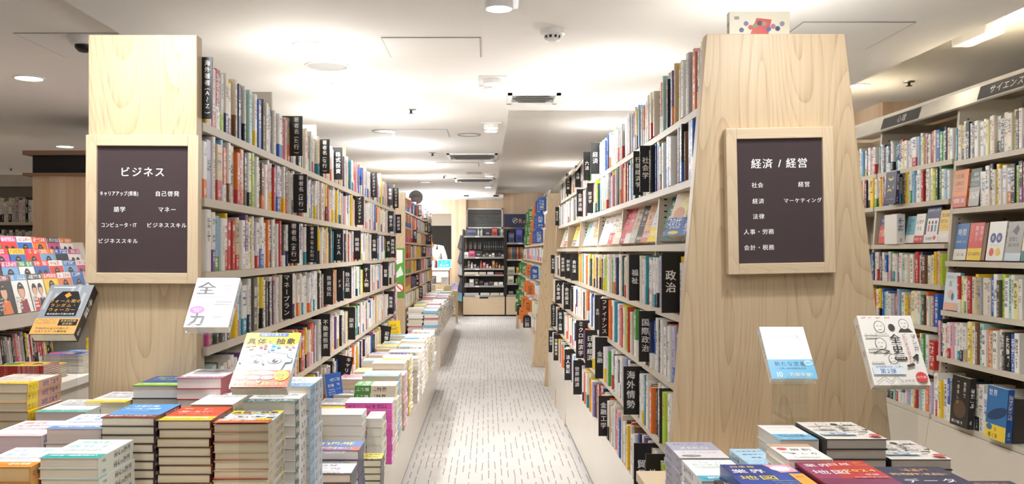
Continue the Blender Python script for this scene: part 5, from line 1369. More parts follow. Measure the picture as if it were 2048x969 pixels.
for r, (x, z) in enumerate(((-3.27, .893), (-3.35, .985), (-3.43, 1.075), (-3.51, 1.165))):
    for k in range(7):
        bg, fc = fcs[i % len(fcs)]; i += 1
        y = 5.98 + .225 * k + .03 * r
        o = book('magazine', .208, .27, .008, art=mag_art(bg, fc), rgb=lin(bg), parts=False, page='e9e6e0')
        o.location = (x + .055, y, z + .004); o.rotation_euler = (R(-14), 0, R(90))
        tag(o, BN[bg] + ' magazine with ' + BN[fc] + ' masthead, ' + ordw(k + 1) + ' along the ' + tier_n[r] + ' tier of the rack', 'magazine', 'face-out magazines on the rack')
y = 5.95
for k in range(34):
    tt = random.uniform(.012, .03)
    g = G(); standing(g, tt, random.uniform(.24, .29), .2, random.choice('KKkWPRwYGKWr'), random.choice((None, 'W', 'K', 'p')))
    o = g.build('magazine', JK, None, (-3.3, y, .471), (R(0), 0, R(90)))
    o.rotation_euler = Euler((0, 0, R(90))); o.rotation_euler.x = 0
    o.matrix_world = Matrix.Translation((-3.3, y, .471)) @ Matrix.Rotation(R(12), 4, 'X') @ Matrix.Rotation(R(90), 4, 'Z')
    tag(o, 'magazine on edge leaning under the rack ledge, ' + ordw(k + 1) + ' from the near end', 'magazine', 'magazines leaning below the rack ledge')
    y += tt + .004
for k, (x, y, z1, c, lb) in enumerate(((-3.02, 5.9, .56, 'k', 'grey'), (-2.95, 6.2, .6, 'W', 'white'), (-2.97, 6.5, .58, 'K', 'black'), (-2.92, 6.8, .66, 'Y', 'yellow tied'), (-2.94, 7.1, .68, 'k', 'dark'), (-2.9, 7.4, .66, 'W', 'pale'), (-2.93, 5.6, .6, 'R', 'red topped'))):
    stack('flat_magazine', x - .14, y + .11, .471, z1, .215, .28, .013, lb + ' magazine pile lying flat on the lower deck of the rack', rot=R(-90), group='flat magazine piles on the rack', col=c, parts=False, art=mag_art(random.choice(BRIGHT), random.choice(BRIGHT)))

# ------------------------------------------------------------------ wooden cabinet and far shelf beyond the rack
t = thing('wooden_cabinet', 'tall wood clad cabinet with an overhanging top and a black recessed band', 'cabinet', (-3.85, 8.0, 0))
g = G(); g.box((-4.08, 8.0, 0), (-3.2, 8.9, 2.0)); part(g, 'body', M['slat'], t)
g = G(); g.box((-4.14, 7.94, 2.0), (-3.14, 8.96, 2.025)); part(g, 'lower_board', M['darkwood'], t)
g = G(); g.box((-4.08, 8.0, 2.026), (-3.2, 8.9, 2.185)); part(g, 'black_band', M['black'], t)
g = G(); g.box((-4.14, 7.94, 2.186), (-3.14, 8.96, 2.225)); part(g, 'top_board', M['darkwood'], t)
t = thing('bookcase', 'low lit wall shelf of white books at the far side, beyond the wooden cabinet', 'bookcase', (-5.6, 9.2, 0))
g = G(); g.box((-6.6, 9.4, 0), (-4.3, 9.46, 2.1)); part(g, 'back_panel', M['shelf'], t)
for z in (.5, .9, 1.28, 1.62, 2.05):
    g = G(); g.box((-6.6, 9.0, z - .03), (-4.3, 9.4, z)); part(g, 'shelf', M['shelf'], t)
g = G(); g.hexa([(-4.98, 8.8, .0), (-4.72, 8.8, .0), (-4.72, 9.4, 0), (-4.98, 9.4, 0), (-4.56, 8.98, 1.62), (-4.3, 8.98, 1.62), (-4.3, 9.4, 1.62), (-4.56, 9.4, 1.62)]); part(g, 'slanted_end', M['woodz'], t)
g = G(); g.box((-6.6, 8.98, 1.98), (-4.3, 9.0, 2.1)); part(g, 'header', M['valance'], t)
n = 0
for z in (1.28, 1.62):
    x = -5.6
    while x < -4.62:
        tt = random.uniform(.02, .04)
        g = G(); standing(g, tt, random.uniform(.2, .27), .16, random.choice('WWwKGW'), random.choice((None, None, 'K')))
        o = g.build('standing_book', JK, None, (x + tt / 2, 9.03, z + .001)); n += 1
        tag(o, 'far white or dark book beyond the wooden cabinet, ' + ordw(n) + ' along', 'book', 'books on the far side shelf')
        x += tt + .001

# ------------------------------------------------------------------ paperback shelving further down the business side
UY = [10.13 + .84 * k for k in range(7)]
UX = -.929
UB = [1.796, 1.609, 1.433, 1.246, 1.065, .867, .68, .42]
t = thing('bookcase', 'pale wood paperback bookcase down the aisle with a grid of small bays and a ledge', 'bookcase', (-1.1, UY[0], 0))
g = G(); g.box((-1.22, 10.08, 0), (-.922, 10.13, 1.994)); part(g, 'end_panel', M['wood'], t, .003)
for k in range(1, 7):
    g = G(); g.box((-1.22, UY[k] - .012, .3), (UX - .004, UY[k] + .012, 1.98)); part(g, 'upright', M['woodz'], t)
for z in UB:
    g = G(); g.box((-1.22, UY[0], z - .022), (UX, UY[6], z)); part(g, 'shelf', M['woodx'], t)
g = G(); g.box((-1.22, UY[0], 0), (-.525, UY[6], .36)); part(g, 'ledge', M['plinth'], t)
g = G(); g.box((-.56, UY[6], 0), (-.525, UY[6] + .03, .44)); part(g, 'end_post', M['woodz'], t)
mass = G()
UN = ['top', 'second', 'third', 'fourth', 'fifth', 'sixth', 'seventh', 'lowest']
first = [['dB3'] * 12 + ['rP3'] * 8, ['dB3'] * 14, ['dp3'] * 14, ['dR3'] * 14, ['dg3'] * 14, ['dY3'] * 14, ['W3'] * 12, ['W3'] * 8]
for r, z in enumerate(UB):
    for k in range(6):
        y0, y1 = UY[k] + .014, UY[k + 1] - .014
        if k == 0:
            shelf_row(1, UX, z, y0, y1, ' '.join(first[r]), .155, 'pocket_book', '# along the ' + UN[r] + ' row of the first paperback bay', group='tan pocket books in the first bay', depth=.1, hr=(.95, .98), pool=[first[r][0]])
        else:
            pool = [['d2', 'c2', 'Y2'], ['N2', 'V2', 'K2'], ['W2', 'P2', 'r2', 'O2'], ['W2', 'PR2', 'b2'], PALE][min(4, (k + r) % 5)] if r < 6 else PALE
            shelf_row(1, UX, z, y0, y1, '', .15, 'x', 'x', depth=.1, mass=mass, pool=pool)
yy = 10.16
while yy < 15.0:                # the far stacks on its ledge
    for x0, x1 in ((-.9, -.73), (-.72, -.56)):
        zt = .36 + random.uniform(.24, .32)
        z = .36
        while z < zt:
            tt = random.uniform(.02, .035)
            dx, dy = random.uniform(-.01, .01), random.uniform(-.01, .01)
            c = colr(random.choice('WWWWWWwwwPcWWyb'))
            mass.T = Matrix.Translation((dx, dy, 0))
            mass.box((x0, yy, z), (x1, yy + .13, z + tt - .001), 0, c)
            z += tt
    yy += .16
mass.T = None
tag(mass.build('paperbacks', JK), 'far paperbacks filling the small bays and ledge of the paperback bookcase', 'books', kind='stuff')
for r, px, txt in ((0, 836, '文庫あ'), (0, 847, '文庫か'), (1, 849, '文庫さ'), (2, 826, '文庫た'), (1, 855, '文庫な'), (2, 856, '文庫は'), (3, 845, '文庫ま'), (4, 855, '文庫や'), (5, 831, '文庫ら'), (6, 838, '新書'), (6, 856, '文芸'), (7, 858, '詩歌')):
    y = -UX * 1780 / (973 - px)
    g = G(); g.box((-.04, -.004, 0), (.048, .004, .16), 0, (0.012, .011, .012))
    A = Art(g, (.024, -.004, 0), (1, 0, 0), (0, 0, 1), (0, -1, 0)); A.print(-.018, .02, .018, .145, (0.012, .011, .012), WHITE, 4, vert=True)
    o = g.build('shelf_divider', JK, None, (UX + .001, y, UB[r] + .004))
    tag(o, 'small black divider on the ' + UN[r] + ' row of the paperback bookcase, ' + ('near' if px < 840 else 'middle' if px < 850 else 'far') + ' bay' + (' outer' if px > 856 else ''), 'divider', 'small dividers on the paperback bookcase')
t = thing('poster', 'narrow green and white notice with a red ban mark on the paperback bookcase end panel', 'poster', (-1.03, 10.078, 1.08))
g = G(); g.box((-.1, -.003, -.28), (.1, 0, .28), 0, lin('4f9a3d')); A = Art(g, (-.1, -.003, -.28), (1, 0, 0), (0, 0, 1), (0, -1, 0))
A.rect(.01, .01, .19, .55, lin('57a743')); A.poly([(.02, .34), (.18, .4), (.18, .54), (.02, .54)], WHITE); A.poly([(.06, .2), (.19, .26), (.16, .36)], lin('e9f2e4')); A.ell(.14, .11, .06, .06, lin('d03a33')); A.ell(.14, .11, .045, .045, WHITE); A.stroke([(.11, .14), (.17, .08)], .012, lin('d03a33'))
g.build('sheet', JK, t)
t = thing('round_stand_mirror', 'small black round mirror standing on top of the paperback bookcase', 'mirror', (-1.0, 12.6, 1.99))
g = G()
for k in range(24):
    a, b = 2 * math.pi * k / 24, 2 * math.pi * (k + 1) / 24
    P = lambda r, a, y: (r * math.cos(a), y, .1 + r * math.sin(a))
    for (r0, y0), (r1, y1) in (((.1, -.01), (.07, -.01)), ((.07, -.01), (.07, .01)), ((.07, .01), (.1, .01)), ((.1, .01), (.1, -.01))):
        g.face([P(r0, a, y0), P(r0, b, y0), P(r1, b, y1), P(r1, a, y1)])
g.build('rim', M['black'], t)
g = G(); g.face([(.07 * math.cos(2 * math.pi * k / 24), .0, .1 + .07 * math.sin(2 * math.pi * k / 24)) for k in range(24)]); g.build('disc', M['smoke'], t)

# ------------------------------------------------------------------ exam-book shelving further down the economics side
def eface(z): return .715 - .095 * (1.99 - z)
EY = [10.22 + .86 * k for k in range(7)]
EB = [1.79, 1.6, 1.42, 1.21, .99, .77, .55, .36]
t = thing('bookcase', 'wood ended study-book bookcase far down the aisle with green, orange and blue dividers', 'bookcase', (.95, EY[0], 0))
g = G(); prism_end(g, .52, 1.25, .715, 1.1, 10.17, 10.22, 0, 1.99); part(g, 'end_panel', M['wood'], t, .003)
g = G(); prism_end(g, .50, .6, .60, .7, EY[6] - .1, EY[6], 0, 1.2); part(g, 'end_post', M['woodz'], t)
for k in range(1, 7):
    g = G(); g.hexa([(eface(.3) + .01, EY[k], .3), (1.05, EY[k], .3), (1.05, EY[k] + .02, .3), (eface(.3) + .01, EY[k] + .02, .3), (eface(1.9) + .01, EY[k], 1.9), (1.05, EY[k], 1.9), (1.05, EY[k] + .02, 1.9), (eface(1.9) + .01, EY[k] + .02, 1.9)]); part(g, 'upright', M['woodz'], t)
for z in EB:
    g = G(); g.box((eface(z), EY[0], z - .024), (1.05, EY[6], z)); part(g, 'shelf', M['woodx'], t)
g = G(); g.box((.55, EY[0], 0), (1.0, EY[6], .33)); part(g, 'base', M['plinth'], t)
g = G(); g.hexa([(.69, EY[0], 1.93), (.71, EY[0], 1.93), (.71, EY[6], 1.93), (.69, EY[6], 1.93), (.72, EY[0], 2.03), (.74, EY[0], 2.03), (.74, EY[6], 2.03), (.72, EY[6], 2.03)]); part(g, 'header', M['valance'], t)
g = G()
for k in range(5):
    y = 10.5 + .95 * k
    g.hexa([(.692, y, 1.95), (.70, y, 1.95), (.70, y + .6, 1.95), (.692, y + .6, 1.95), (.714, y, 2.01), (.722, y, 2.01), (.722, y + .6, 2.01), (.714, y + .6, 2.01)])
part(g, 'header_sign', M['black'], t)
mass = G()
for r, z in enumerate(EB):
    for k in range(6):
        shelf_row(-1, eface(z), z, EY[k] + .022, EY[k + 1] - .004, '', .16, 'x', 'x', depth=.12, mass=mass, pool=['W1', 'WP1', 'Wb1', 'WR1', 'P1', 't1', 'b2', 'WO1', 'r1', 'y1', 'w1'])
mass.T = None
tag(mass.build('study_books', JK), 'far pale study books on the bookcase with green and orange dividers', 'books', kind='stuff')
def plate(col, colname, r, y, w, h, n, ink):
    z = EB[r] + .004
    g = G(); c = lin(col)
    g.hexa([(-w, -.004, .0), (.05, -.004, 0), (.05, .004, 0), (-w, .004, 0), (-w, -.004, h * .85), (.05, -.004, h * .85), (.05, .004, h * .85), (-w, .004, h * .85)], 0, c)
    pts = [(-w * .5 + w * .5 * math.cos(a), h * .85 + w * .32 * math.sin(a)) for a in [math.pi * k / 8 for k in range(9)]]
    g.face([(u, -.004, v) for u, v in pts], 0, c); g.face([(u, .004, v) for u, v in pts[::-1]], 0, c)
    for (a, b), (c_, d) in zip(pts, pts[1:]): g.face([(a, -.004, b), (a, .004, b), (c_, .004, d), (c_, -.004, d)], 0, c)
    A = Art(g, (-w / 2, -.004, 0), (1, 0, 0), (0, 0, 1), (0, -1, 0)); A.print(-w * .3, h * .08, w * .3, h * .8, c, ink, 5, vert=True)
    o = g.build('study_divider', JK, None, (eface(EB[r]) - .001, y, z))
    tag(o, colname + ' tabbed divider, ' + UN[r] + ' row of study bookcase, ' + n, 'divider', 'tabbed dividers on the study bookcase')
for r in (0, 1, 2):
    plate('2e5fae', 'blue', r, 10.35, .1, .16, 'nearest the wood end', WHITE); plate('2e5fae', 'blue', r, 11.0, .09, .16, 'second from the wood end', WHITE)
    plate('e27f35', 'orange', r, 11.7, .08, .15, 'past the blue ones', INKD); plate('e27f35', 'orange', r, 12.2, .07, .15, 'farther past the blue ones', INKD); plate('3f8a3c', 'green', r, 13.2, .08, .16, 'beyond the orange ones', WHITE); plate('3f8a3c', 'green', r, 14.2, .07, .16, 'at the far end', WHITE)
for r, y, c in ((4, 10.5, 'b'), (4, 11.8, 'o'), (4, 13.4, 'g'), (4, 14.4, 'g'), (5, 11.2, 'o'), (5, 12.0, 'o'), (5, 13.6, 'g'), (5, 14.6, 'g'), (6, 11.3, 'o'), (6, 12.2, 'o'), (6, 13.5, 'g'), (6, 14.5, 'g'), (7, 11.2, 'k'), (7, 11.9, 'o'), (7, 12.6, 'o'), (7, 13.4, 'k'), (7, 14.2, 'g')):
    plate({'b': '2e5fae', 'o': 'e27f35', 'g': '3f8a3c', 'k': '232124'}[c], {'b': 'blue', 'o': 'orange', 'g': 'green', 'k': 'black'}[c], r, y, .1, .15, 'bay %s' % ('zero one two three four five six'.split()[int((y - 10.2) / .86)] + (' far half' if (y - 10.2) / .86 % 1 > .5 else '')), INKD if c == 'o' else WHITE)

# ------------------------------------------------------------------ back of the shop: grille, stationery shelving, counter, clerk
t = thing('wall_grille', 'wide grey louvred air grille on the back wall above the stationery shelves', 'air grille', (-.04, BACK - .002, 2.02))
g = G()
for a, b in (((-.38, -.21), (.38, -.185)), ((-.38, .185), (.38, .21)), ((-.38, -.21), (-.355, .21)), ((.355, -.21), (.38, .21))): g.box((a[0], -.03, a[1]), (b[0], 0, b[1]))
g.build('frame', M['plastic'], t)
g = G(); g.box((-.36, -.004, -.19), (.36, -.001, .19)); g.build('dark_back', M['slot'], t)
for k in range(13):
    z = -.178 + k * .0295
    g = G(); g.hexa([(-.355, -.026, z - .008), (.355, -.026, z - .008), (.355, -.006, z + .004), (-.355, -.006, z + .004), (-.355, -.026, z - .004), (.355, -.026, z - .004), (.355, -.006, z + .008), (-.355, -.006, z + .008)]); g.build('louvre', M['grey'], t)
SY = 18.2
def gondola(label, x0, x1, zs, door):
    t = thing('display_shelving', label, 'shelving', ((x0 + x1) / 2, SY, 0))
    g = G(); g.box((x0, SY + .4, 0), (x1, BACK - .005, 1.8)); part(g, 'back_panel', M['dark'], t)
    for x in (x0, x1 - .03):
        g = G(); g.box((x, SY + .02, .41), (x + .03, SY + .4, 1.78)); part(g, 'side_post', M['dark'], t)
    for z in zs:
        g = G(); g.box((x0 + .031, SY, z - .035), (x1 - .031, SY + .4, z)); part(g, 'shelf', M['grey'], t)
        g = G(); g.box((x0 + .3 * (x1 - x0), SY - .002, z - .03), (x0 + .3 * (x1 - x0) + .08, SY - .0005, z - .006)); part(g, 'price_card', M['plastic'], t)
    g = G(); g.box((x0, SY + .02, 0.02), (x1, SY + .42, .405)); part(g, 'cabinet', M['dark'], t)
    g = G(); m = (x0 + x1) / 2
    g.hexa([(x0 + .012, SY, .03), (x1 - .012, SY, .03), (x1 - .012, SY + .018, .03), (x0 + .012, SY + .018, .03), (x0 + .012, SY, .36), (x1 - .012, SY, .36), (x1 - .012, SY + .018, .36), (x0 + .012, SY + .018, .36)])
    g.box((x0 + .012, SY, .36), (m - .09, SY + .018, .4)); g.box((m + .09, SY, .36), (x1 - .012, SY + .018, .4))
    part(g, 'drawer_front', M['woodx'], t)
gondola('black stationery shelving with grey shelves and a pale wood drawer base', -.49, .385, [1.647, 1.213, .98, .856, .627, .43], 1)
gondola('second stationery shelving partly hidden behind the study bookcase', .39, 1.25, [1.507, 1.17, .883, .676, .44], 0)
cnt = 0
def item(shape, x, z, w, h, d, col, nm, lab, y=None):
    """small stock on the stationery shelves"""
    g = G(); y0 = SY + .03 if y is None else y; c = lin(col)
    if shape == 'box':
        g.box((x, y0, z), (x + w, y0 + d, z + h), 0, c)
        A = Art(g, (x, y0, z), (1, 0, 0), (0, 0, 1), (0, -1, 0)); A.rect(w * .12, h * .55, w * .88, h * .85, tuple(min(1, q * 1.6 + .05) for q in c)); A.rect(w * .2, h * .15, w * .8, h * .4, tuple(q * .5 for q in c))
    elif shape == 'bottle':
        g.lathe([(0, 0), (w / 2, 0), (w / 2, h * .6), (w * .2, h * .75), (w * .2, h * .92), (w * .25, h * .92), (w * .25, h), (0, h)], 12, 0, c, (x + w / 2, y0 + w / 2, z))
    elif shape == 'flat':
        n = max(1, round(h / .02))
        for k in range(n): g.box((x + random.uniform(0, .006), y0, z + k * h / n), (x + w - random.uniform(0, .006), y0 + d, z + (k + .92) * h / n), 0, c)
    elif shape == 'case':
        g.hexa([(x, y0, z), (x + w, y0, z), (x + w, y0 + d, z), (x, y0 + d, z), (x + w * .06, y0 + .01, z + h), (x + w * .94, y0 + .01, z + h), (x + w * .94, y0 + d, z + h), (x + w * .06, y0 + d, z + h)], 0, c)
        A = Art(g, (x, y0, z), (1, 0, 0), (0, 0, 1), (0, -1, 0)); A.rect(w * .3, h * .3, w * .7, h * .5, tuple(min(1, q + .35) for q in c))
    g.v = [(a, b, c_) for a, b, c_ in g.v]
    o = g.build(nm, JK); tag(o, lab, nm.replace('_', ' ').split()[-1], 'stock on the stationery shelves')
z = 1.648
item('box', -.42, z, .226, .13, .2, '3a3f62', 'gift_box', 'wide blue and white printed box at the end of the top stationery shelf')
item('bottle', -.19, z, .05, .17, .05, 'c9c9c4', 'glass_bottle', 'slimmer clear bottle beside the blue printed box'); item('bottle', -.13, z, .06, .165, .06, 'b4b6b2', 'glass_bottle', 'wider clear bottle beside the dark case')
item('case', -.05, z, .15, .13, .12, '262528', 'pen_case', 'dark open case on the top stationery shelf'); item('box', .11, z, .11, .165, .1, 'b04a42', 'gift_box', 'cream and red upright box on the top stationery shelf')
for k, c in enumerate(('2f3136', '4a8a94', 'd8d4cc', '8a5a42')): item('box', .24 + k * .03, z, .027, .14 + .01 * (k % 2), .14, c, 'note_book', ('black', 'teal', 'white', 'brown')[k] + ' notebook standing at the end of the top stationery shelf')
z = 1.214
for k in range(11): item('bottle', -.43 + k * .032, z + .16, .024, .14, .024, ('c9c8c6', '6a4a44', '9a9894')[k % 3], 'paint_brush', 'brush or pen hanging in the pale row of the second stationery shelf, ' + ordw(k + 1) + ' along', SY + .3)
for k in range(9): item('case', -.06 + k * .047, z + .13, .038, .2, .03, ('1e1e20', '2c2a2c', '4a4038')[k % 3], 'pen_pouch', 'dark hanging pen pouch on the second stationery shelf, ' + ordw(k + 1) + ' along', SY + .32)
item('box', -.46, z, .09, .1, .08, 'd9d2d0', 'gift_box', 'pale box at the end of the second stationery shelf'); item('box', -.36, z, .12, .13, .1, 'b8476a', 'gift_box', 'pink patterned box on the second stationery shelf'); item('case', -.24, z, .15, .12, .12, '2e2119', 'storage_chest', 'dark brown chest on the second stationery shelf')
for k in range(7): item('box', -.08 + k * .064, z, .05, .05 + .03 * (k % 2), .06, ('8f8a80', '6a665f', 'c9c2b6', 'd8cfc4', '2a2a2c', '4f4a44', 'b0aaa0')[k], 'ink_bottle', 'small boxed ink on the second stationery shelf, ' + ordw(k + 1) + ' along')
z = .981
for k in range(13): item(('box', 'case', 'bottle')[k % 3], -.45 + k * .063, z, .05, .05 + .035 * ((k * 7) % 4), .07, ('3a3634', '6a6460', 'd8d4ce', '8a8680', '2a2828', 'b46a6a', 'c9857f', 'd9a4a4', 'e6e2da', 'b08a52', '8a3a34', 'c9a862', 'a88a58')[k], 'desk_item', 'small desk accessory on the third stationery shelf, ' + ordw(k + 1) + ' along')
z = .857
for k, (x, w, c) in enumerate(((-.455, .29, 'efe6cf'), (-.15, .14, 'e9dfc2'), (.01, .14, 'efe9e2'), (.17, .17, '6a2f26'))): item('flat', x, z, w, .05, .2, c, 'paper_pad', ('wide cream', 'cream', 'white', 'dark red')[k] + ' paper pads lying on the fourth stationery shelf')
z = .628
for k in range(8): item(('flat', 'box', 'case', 'box')[k % 4], -.45 + k * .1, z, .088, (.05, .13, .14, .1, .06, .08, .07, .07)[k], .12, ('9fa4a6', 'c9c6c0', '3a2f2a', '2b2526', '8a8aa0', '5a4a3a', 'e6e2da', 'efece6')[k], 'craft_box', 'stationery box on the fifth stationery shelf, ' + ordw(k + 1) + ' along')
z = .431
for k, (x, w, c) in enumerate(((-.455, .3, 'c9c9cc'), (-.13, .2, 'e4e0da'), (.08, .18, 'e9dccb'), (.27, .08, 'efe6d4'))): item('flat', x, z, w, .045, .25, c, 'paper_pad', ('grey', 'white', 'beige', 'small cream')[k] + ' paper stack on the lowest stationery shelf')
for k, (x, zz, w, h, c) in enumerate(((.45, 1.508, .12, .2, '3d4668'), (.6, 1.508, .14, .3, '3a3f8a'), (.76, 1.508, .1, .18, '2f357a'), (.43, .884, .15, .13, 'a8a690'), (.61, .884, .15, .12, 'c9892f'), (.43, .677, .13, .16, 'b9b49c'), (.6, .677, .13, .09, 'a89f88'), (.45, .441, .1, .07, '6a6660'), (.6, .441, .2, .09, '5a2e26'))):
    item('box', x, zz, w, h, .12, c, 'gift_box', ('dark slate', 'tall indigo', 'royal blue', 'sage', 'orange', 'cream framed', 'khaki', 'small grey', 'dark red')[k] + ' box on the second stationery shelving')
for k in range(14): item('box', .43 + k * .032, 1.171, .028, .24, .12, ('7a2f2a', 'a8522f', '8a8a52', '3f5a62', '5a4a6a', '3a3a42', 'c07a42')[k % 7], 'colour_pad', 'coloured paper pad in the file tray on the second stationery shelving, ' + ordw(k + 1) + ' along', SY + .05)
for k, (zz, c, nm) in enumerate(((1.5, '2a2a2c', 'black'), (1.2, '34343a', 'charcoal'), (.95, '9a9a9a', 'grey'), (.62, '2a2f42', 'navy'), (.42, '6fb3cf', 'light blue'))):
    g = G(); g.hexa([(-.6, SY + .05, zz - .1), (-.5, SY + .05, zz - .12), (-.5, SY + .35, zz - .12), (-.6, SY + .35, zz - .1), (-.54, SY + .1, zz + .16), (-.5, SY + .1, zz + .16), (-.5, SY + .3, zz + .16), (-.54, SY + .3, zz + .16)], 0, lin(c))
    tag(g.build('hanging_bag', JK), nm + ' bag hanging on the side of the stationery shelving', 'bag', 'bags hung beside the stationery shelves')
t = thing('brand_sign', 'navy header sign with a round emblem and gold letters Ro over the stationery shelves', 'sign', (.86, SY + .2, 1.965))
g = G(); g.box((-.5, -.02, -.135), (.4, .02, .135)); g.build('board', M['navy'], t)
g = G(); A = Art(g, (0, -.02, 0), (1, 0, 0), (0, 0, 1), (0, -1, 0)); A.text('Ro', -.11, -.01, .14, lin('e0a86a'))
A.ell(-.27, 0, .055, .055, lin('c9bfa8')); A.ell(-.27, 0, .046, .046, lin('1c2348')); A.stroke([(-.305, -.03), (-.27, .0), (-.23, .03)], .014, lin('c9bfa8')); A.stroke([(-.295, -.01), (-.26, .02)], .01, lin('c9bfa8'))
g.build('lettering', JK, t)
# cash counter under the opening
CY = 17.3
t = thing('cash_counter', 'wood fronted cash counter with a white top before the dark opening', 'counter', (-1.2, CY, 0))
g = G(); g.box((-1.75, CY, 0), (-.735, CY + .55, .96)); part(g, 'front', M['wood'], t, .003)
g = G(); g.box((-1.77, CY - .03, .96), (-.72, CY + .57, 1.0)); part(g, 'top', M['white'], t)
g = G(); g.box((-1.75, CY - .012, .72), (-.74, CY - .001, .955)); part(g, 'white_apron', M['white'], t)
t = thing('notice', 'cyan register-closed notice standing on the white counter top', 'sign', (-.82, CY + .03, 1.001))
g = G(); g.box((-.135, -.006, 0), (.135, .006, .17)); g.build('card', M['white'], t)
g = G(); A = Art(g, (-.135, -.006, 0), (1, 0, 0), (0, 0, 1), (0, -1, 0)); A.rect(.01, .015, .26, .155, lin('35b9e2')); A.text('レジ', .135, .115, .062, WHITE); A.text('休止中', .135, .055, .062, WHITE); g.build('print', JK, t)
for k, (x, c) in enumerate(((-1.08, 'e4e4e2'), (-1.0, '6a3a3a'))):
    g = G(); g.box((x, CY + .1, 1.001), (x + .06, CY + .14, 1.14), 0, lin(c)); tag(g.build('counter_card', JK), ('white card', 'dark red card')[k] + ' standing on the cash counter beside the cyan notice', 'card')
# book piles in front of the counter
for k, (x, y, z1, c) in enumerate(((-1.0, 16.3, .72, 'W'), (-.86, 16.3, .62, 'w'), (-.72, 16.35, .7, 'c'), (-1.0, 16.0, .5, 'W'), (-.82, 16.0, .45, 'w'), (-.66, 16.05, .52, 'W'), (-.6, 16.4, .6, 'w'))):
    stack('counter_book', x, y, 0.0, z1, .13, .19, .03, ('white', 'cream', 'beige', 'low white', 'low cream', 'outer white', 'far cream')[k] + ' floor pile before the cash counter', group='book piles before the cash counter', col=c, parts=False, page='d9c29a')
for k, (x, z) in enumerate(((-1.0, .721), (-.77, .7015), (-.6, .601))):
    o = book('standing_book', .14, .15, .02, col='kGv'[k], parts=False); o.location = (x, 16.45, z); o.rotation_euler = (R(-6), 0, 0); tag(o, ('brown grey', 'light grey', 'lavender')[k] + ' book standing on the piles before the cash counter', 'book')

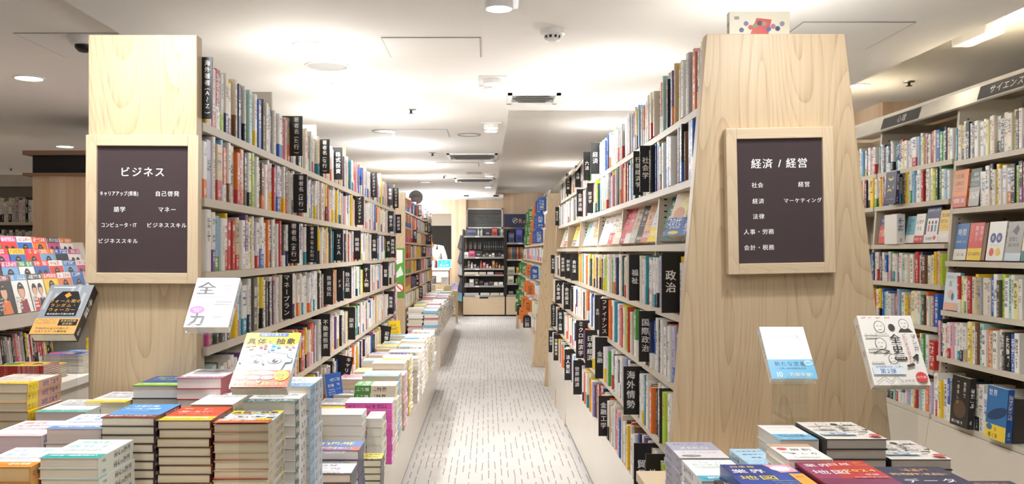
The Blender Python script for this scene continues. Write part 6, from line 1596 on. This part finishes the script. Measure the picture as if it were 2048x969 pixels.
# the clerk: one skinned body, bending towards the counter, seen from behind the bookcase end
def person():
    t = thing('person', 'clerk in a white shirt and dark apron straps bending over the cash counter', 'person', (-1.02, CY + .95, 0))
    J = [((0, 0, .93), .13), ((-.02, -.05, 1.12), .125), ((-.06, -.14, 1.32), .135), ((-.1, -.2, 1.43), .07), ((-.13, -.24, 1.5), .055), ((-.16, -.28, 1.6), .085), ((-.17, -.3, 1.68), .08),
         ((.12, -.13, 1.38), .065), ((.19, -.2, 1.15), .05), ((.12, -.42, 1.06), .037), ((.09, -.5, 1.04), .03),
         ((-.26, -.18, 1.36), .065), ((-.33, -.26, 1.14), .05), ((-.25, -.46, 1.06), .037), ((-.22, -.53, 1.04), .03),
         ((.1, 0, .88), .09), ((.11, -.02, .5), .065), ((.11, .03, .08), .045), ((.12, -.12, .03), .035), ((-.1, 0, .88), .09), ((-.11, -.02, .5), .065), ((-.11, .03, .08), .045), ((-.12, -.12, .03), .035)]
    E_ = [(0, 1), (1, 2), (2, 3), (3, 4), (4, 5), (5, 6), (2, 7), (7, 8), (8, 9), (9, 10), (2, 11), (11, 12), (12, 13), (13, 14), (0, 15), (15, 16), (16, 17), (17, 18), (0, 19), (19, 20), (20, 21), (21, 22)]
    for b, side in ((10, 1), (14, -1)):
        for f in range(4):
            v = J[b][0]; k = len(J)
            J.append(((v[0] + (f - 1.5) * .02, v[1] - .05 - .01 * (f in (1, 2)), v[2] - .005), .0095)); J.append(((v[0] + (f - 1.5) * .023, v[1] - .085 - .012 * (f in (1, 2)), v[2] - .022), .008))
            E_ += [(b, k), (k, k + 1)]
        k = len(J); J.append(((v[0] - side * .045, v[1] - .03, v[2] - .01), .01)); E_.append((b, k))
    def skin(name, joints, edges, m, parent, grow=0.0, root=0):
        me = bpy.data.meshes.new(name); me.from_pydata([j[0] for j in joints], edges, [])
        o = bpy.data.objects.new(name, me); COL.objects.link(o); o.parent = parent
        sk = o.modifiers.new('skin', 'SKIN'); sk.use_smooth_shade = True
        for sv, j in zip(me.skin_vertices[0].data, joints): sv.radius = (j[1] + grow, j[1] * .9 + grow); sv.use_root = False
        me.skin_vertices[0].data[root].use_root = True
        s = o.modifiers.new('sub', 'SUBSURF'); s.levels = 2; s.render_levels = 2
        me.materials.append(m); return o
    skin('body', J, E_, M['skin'], t)
    sh = [0, 1, 2, 3, 7, 8, 9, 11, 12, 13]; mp = {a: i for i, a in enumerate(sh)}
    skin('shirt', [J[i] for i in sh], [(mp[a], mp[b]) for a, b in E_ if a in mp and b in mp], M['shirt'], t, .012)
    tr = [0, 15, 16, 17, 19, 20, 21]; mp = {a: i for i, a in enumerate(tr)}
    skin('trousers', [J[i] for i in tr], [(mp[a], mp[b]) for a, b in E_ if a in mp and b in mp], M['cloth'], t, .012)
    g = G(); g.lathe([(.098, -.02), (.1, .03), (.085, .075), (.05, .105), (0, .115)], 20, c=(-.165, -.285, 1.65)); g.build('hair', M['hair'], t, smooth=True)
    for s in (-1, 1):
        G().tube([(-.03 + s * .09, -.02, 1.0), (-.05 + s * .1, .0, 1.18), (-.07 + s * .11, -.05, 1.36), (-.08 + s * .1, -.16, 1.46), (-.07 + s * .09, -.3, 1.38)], .016).build('apron_strap', M['cloth'], t)
    for s in (-1, 1):
        g = G(); g.lathe([(.011, 0), (.008, .004), (0, .005)], 10, c=(0, 0, 0)); o = g.build('eye', M['hair'], t, loc=(-.17 + s * .032, -.37, 1.63), rot=(R(90), 0, 0))
    g = G(); g.hexa([(-.012, -.02, -.02), (.012, -.02, -.02), (.01, .02, -.02), (-.01, .02, -.02), (-.006, -.004, .025), (.006, -.004, .025), (.006, .02, .025), (-.006, .02, .025)]); g.build('nose', M['skin'], t, loc=(-.17, -.375, 1.605))
    g = G(); g.box((-.022, 0, -.003), (.022, .01, .003)); g.build('mouth', M['darkwood'], t, loc=(-.17, -.366, 1.568))
person()
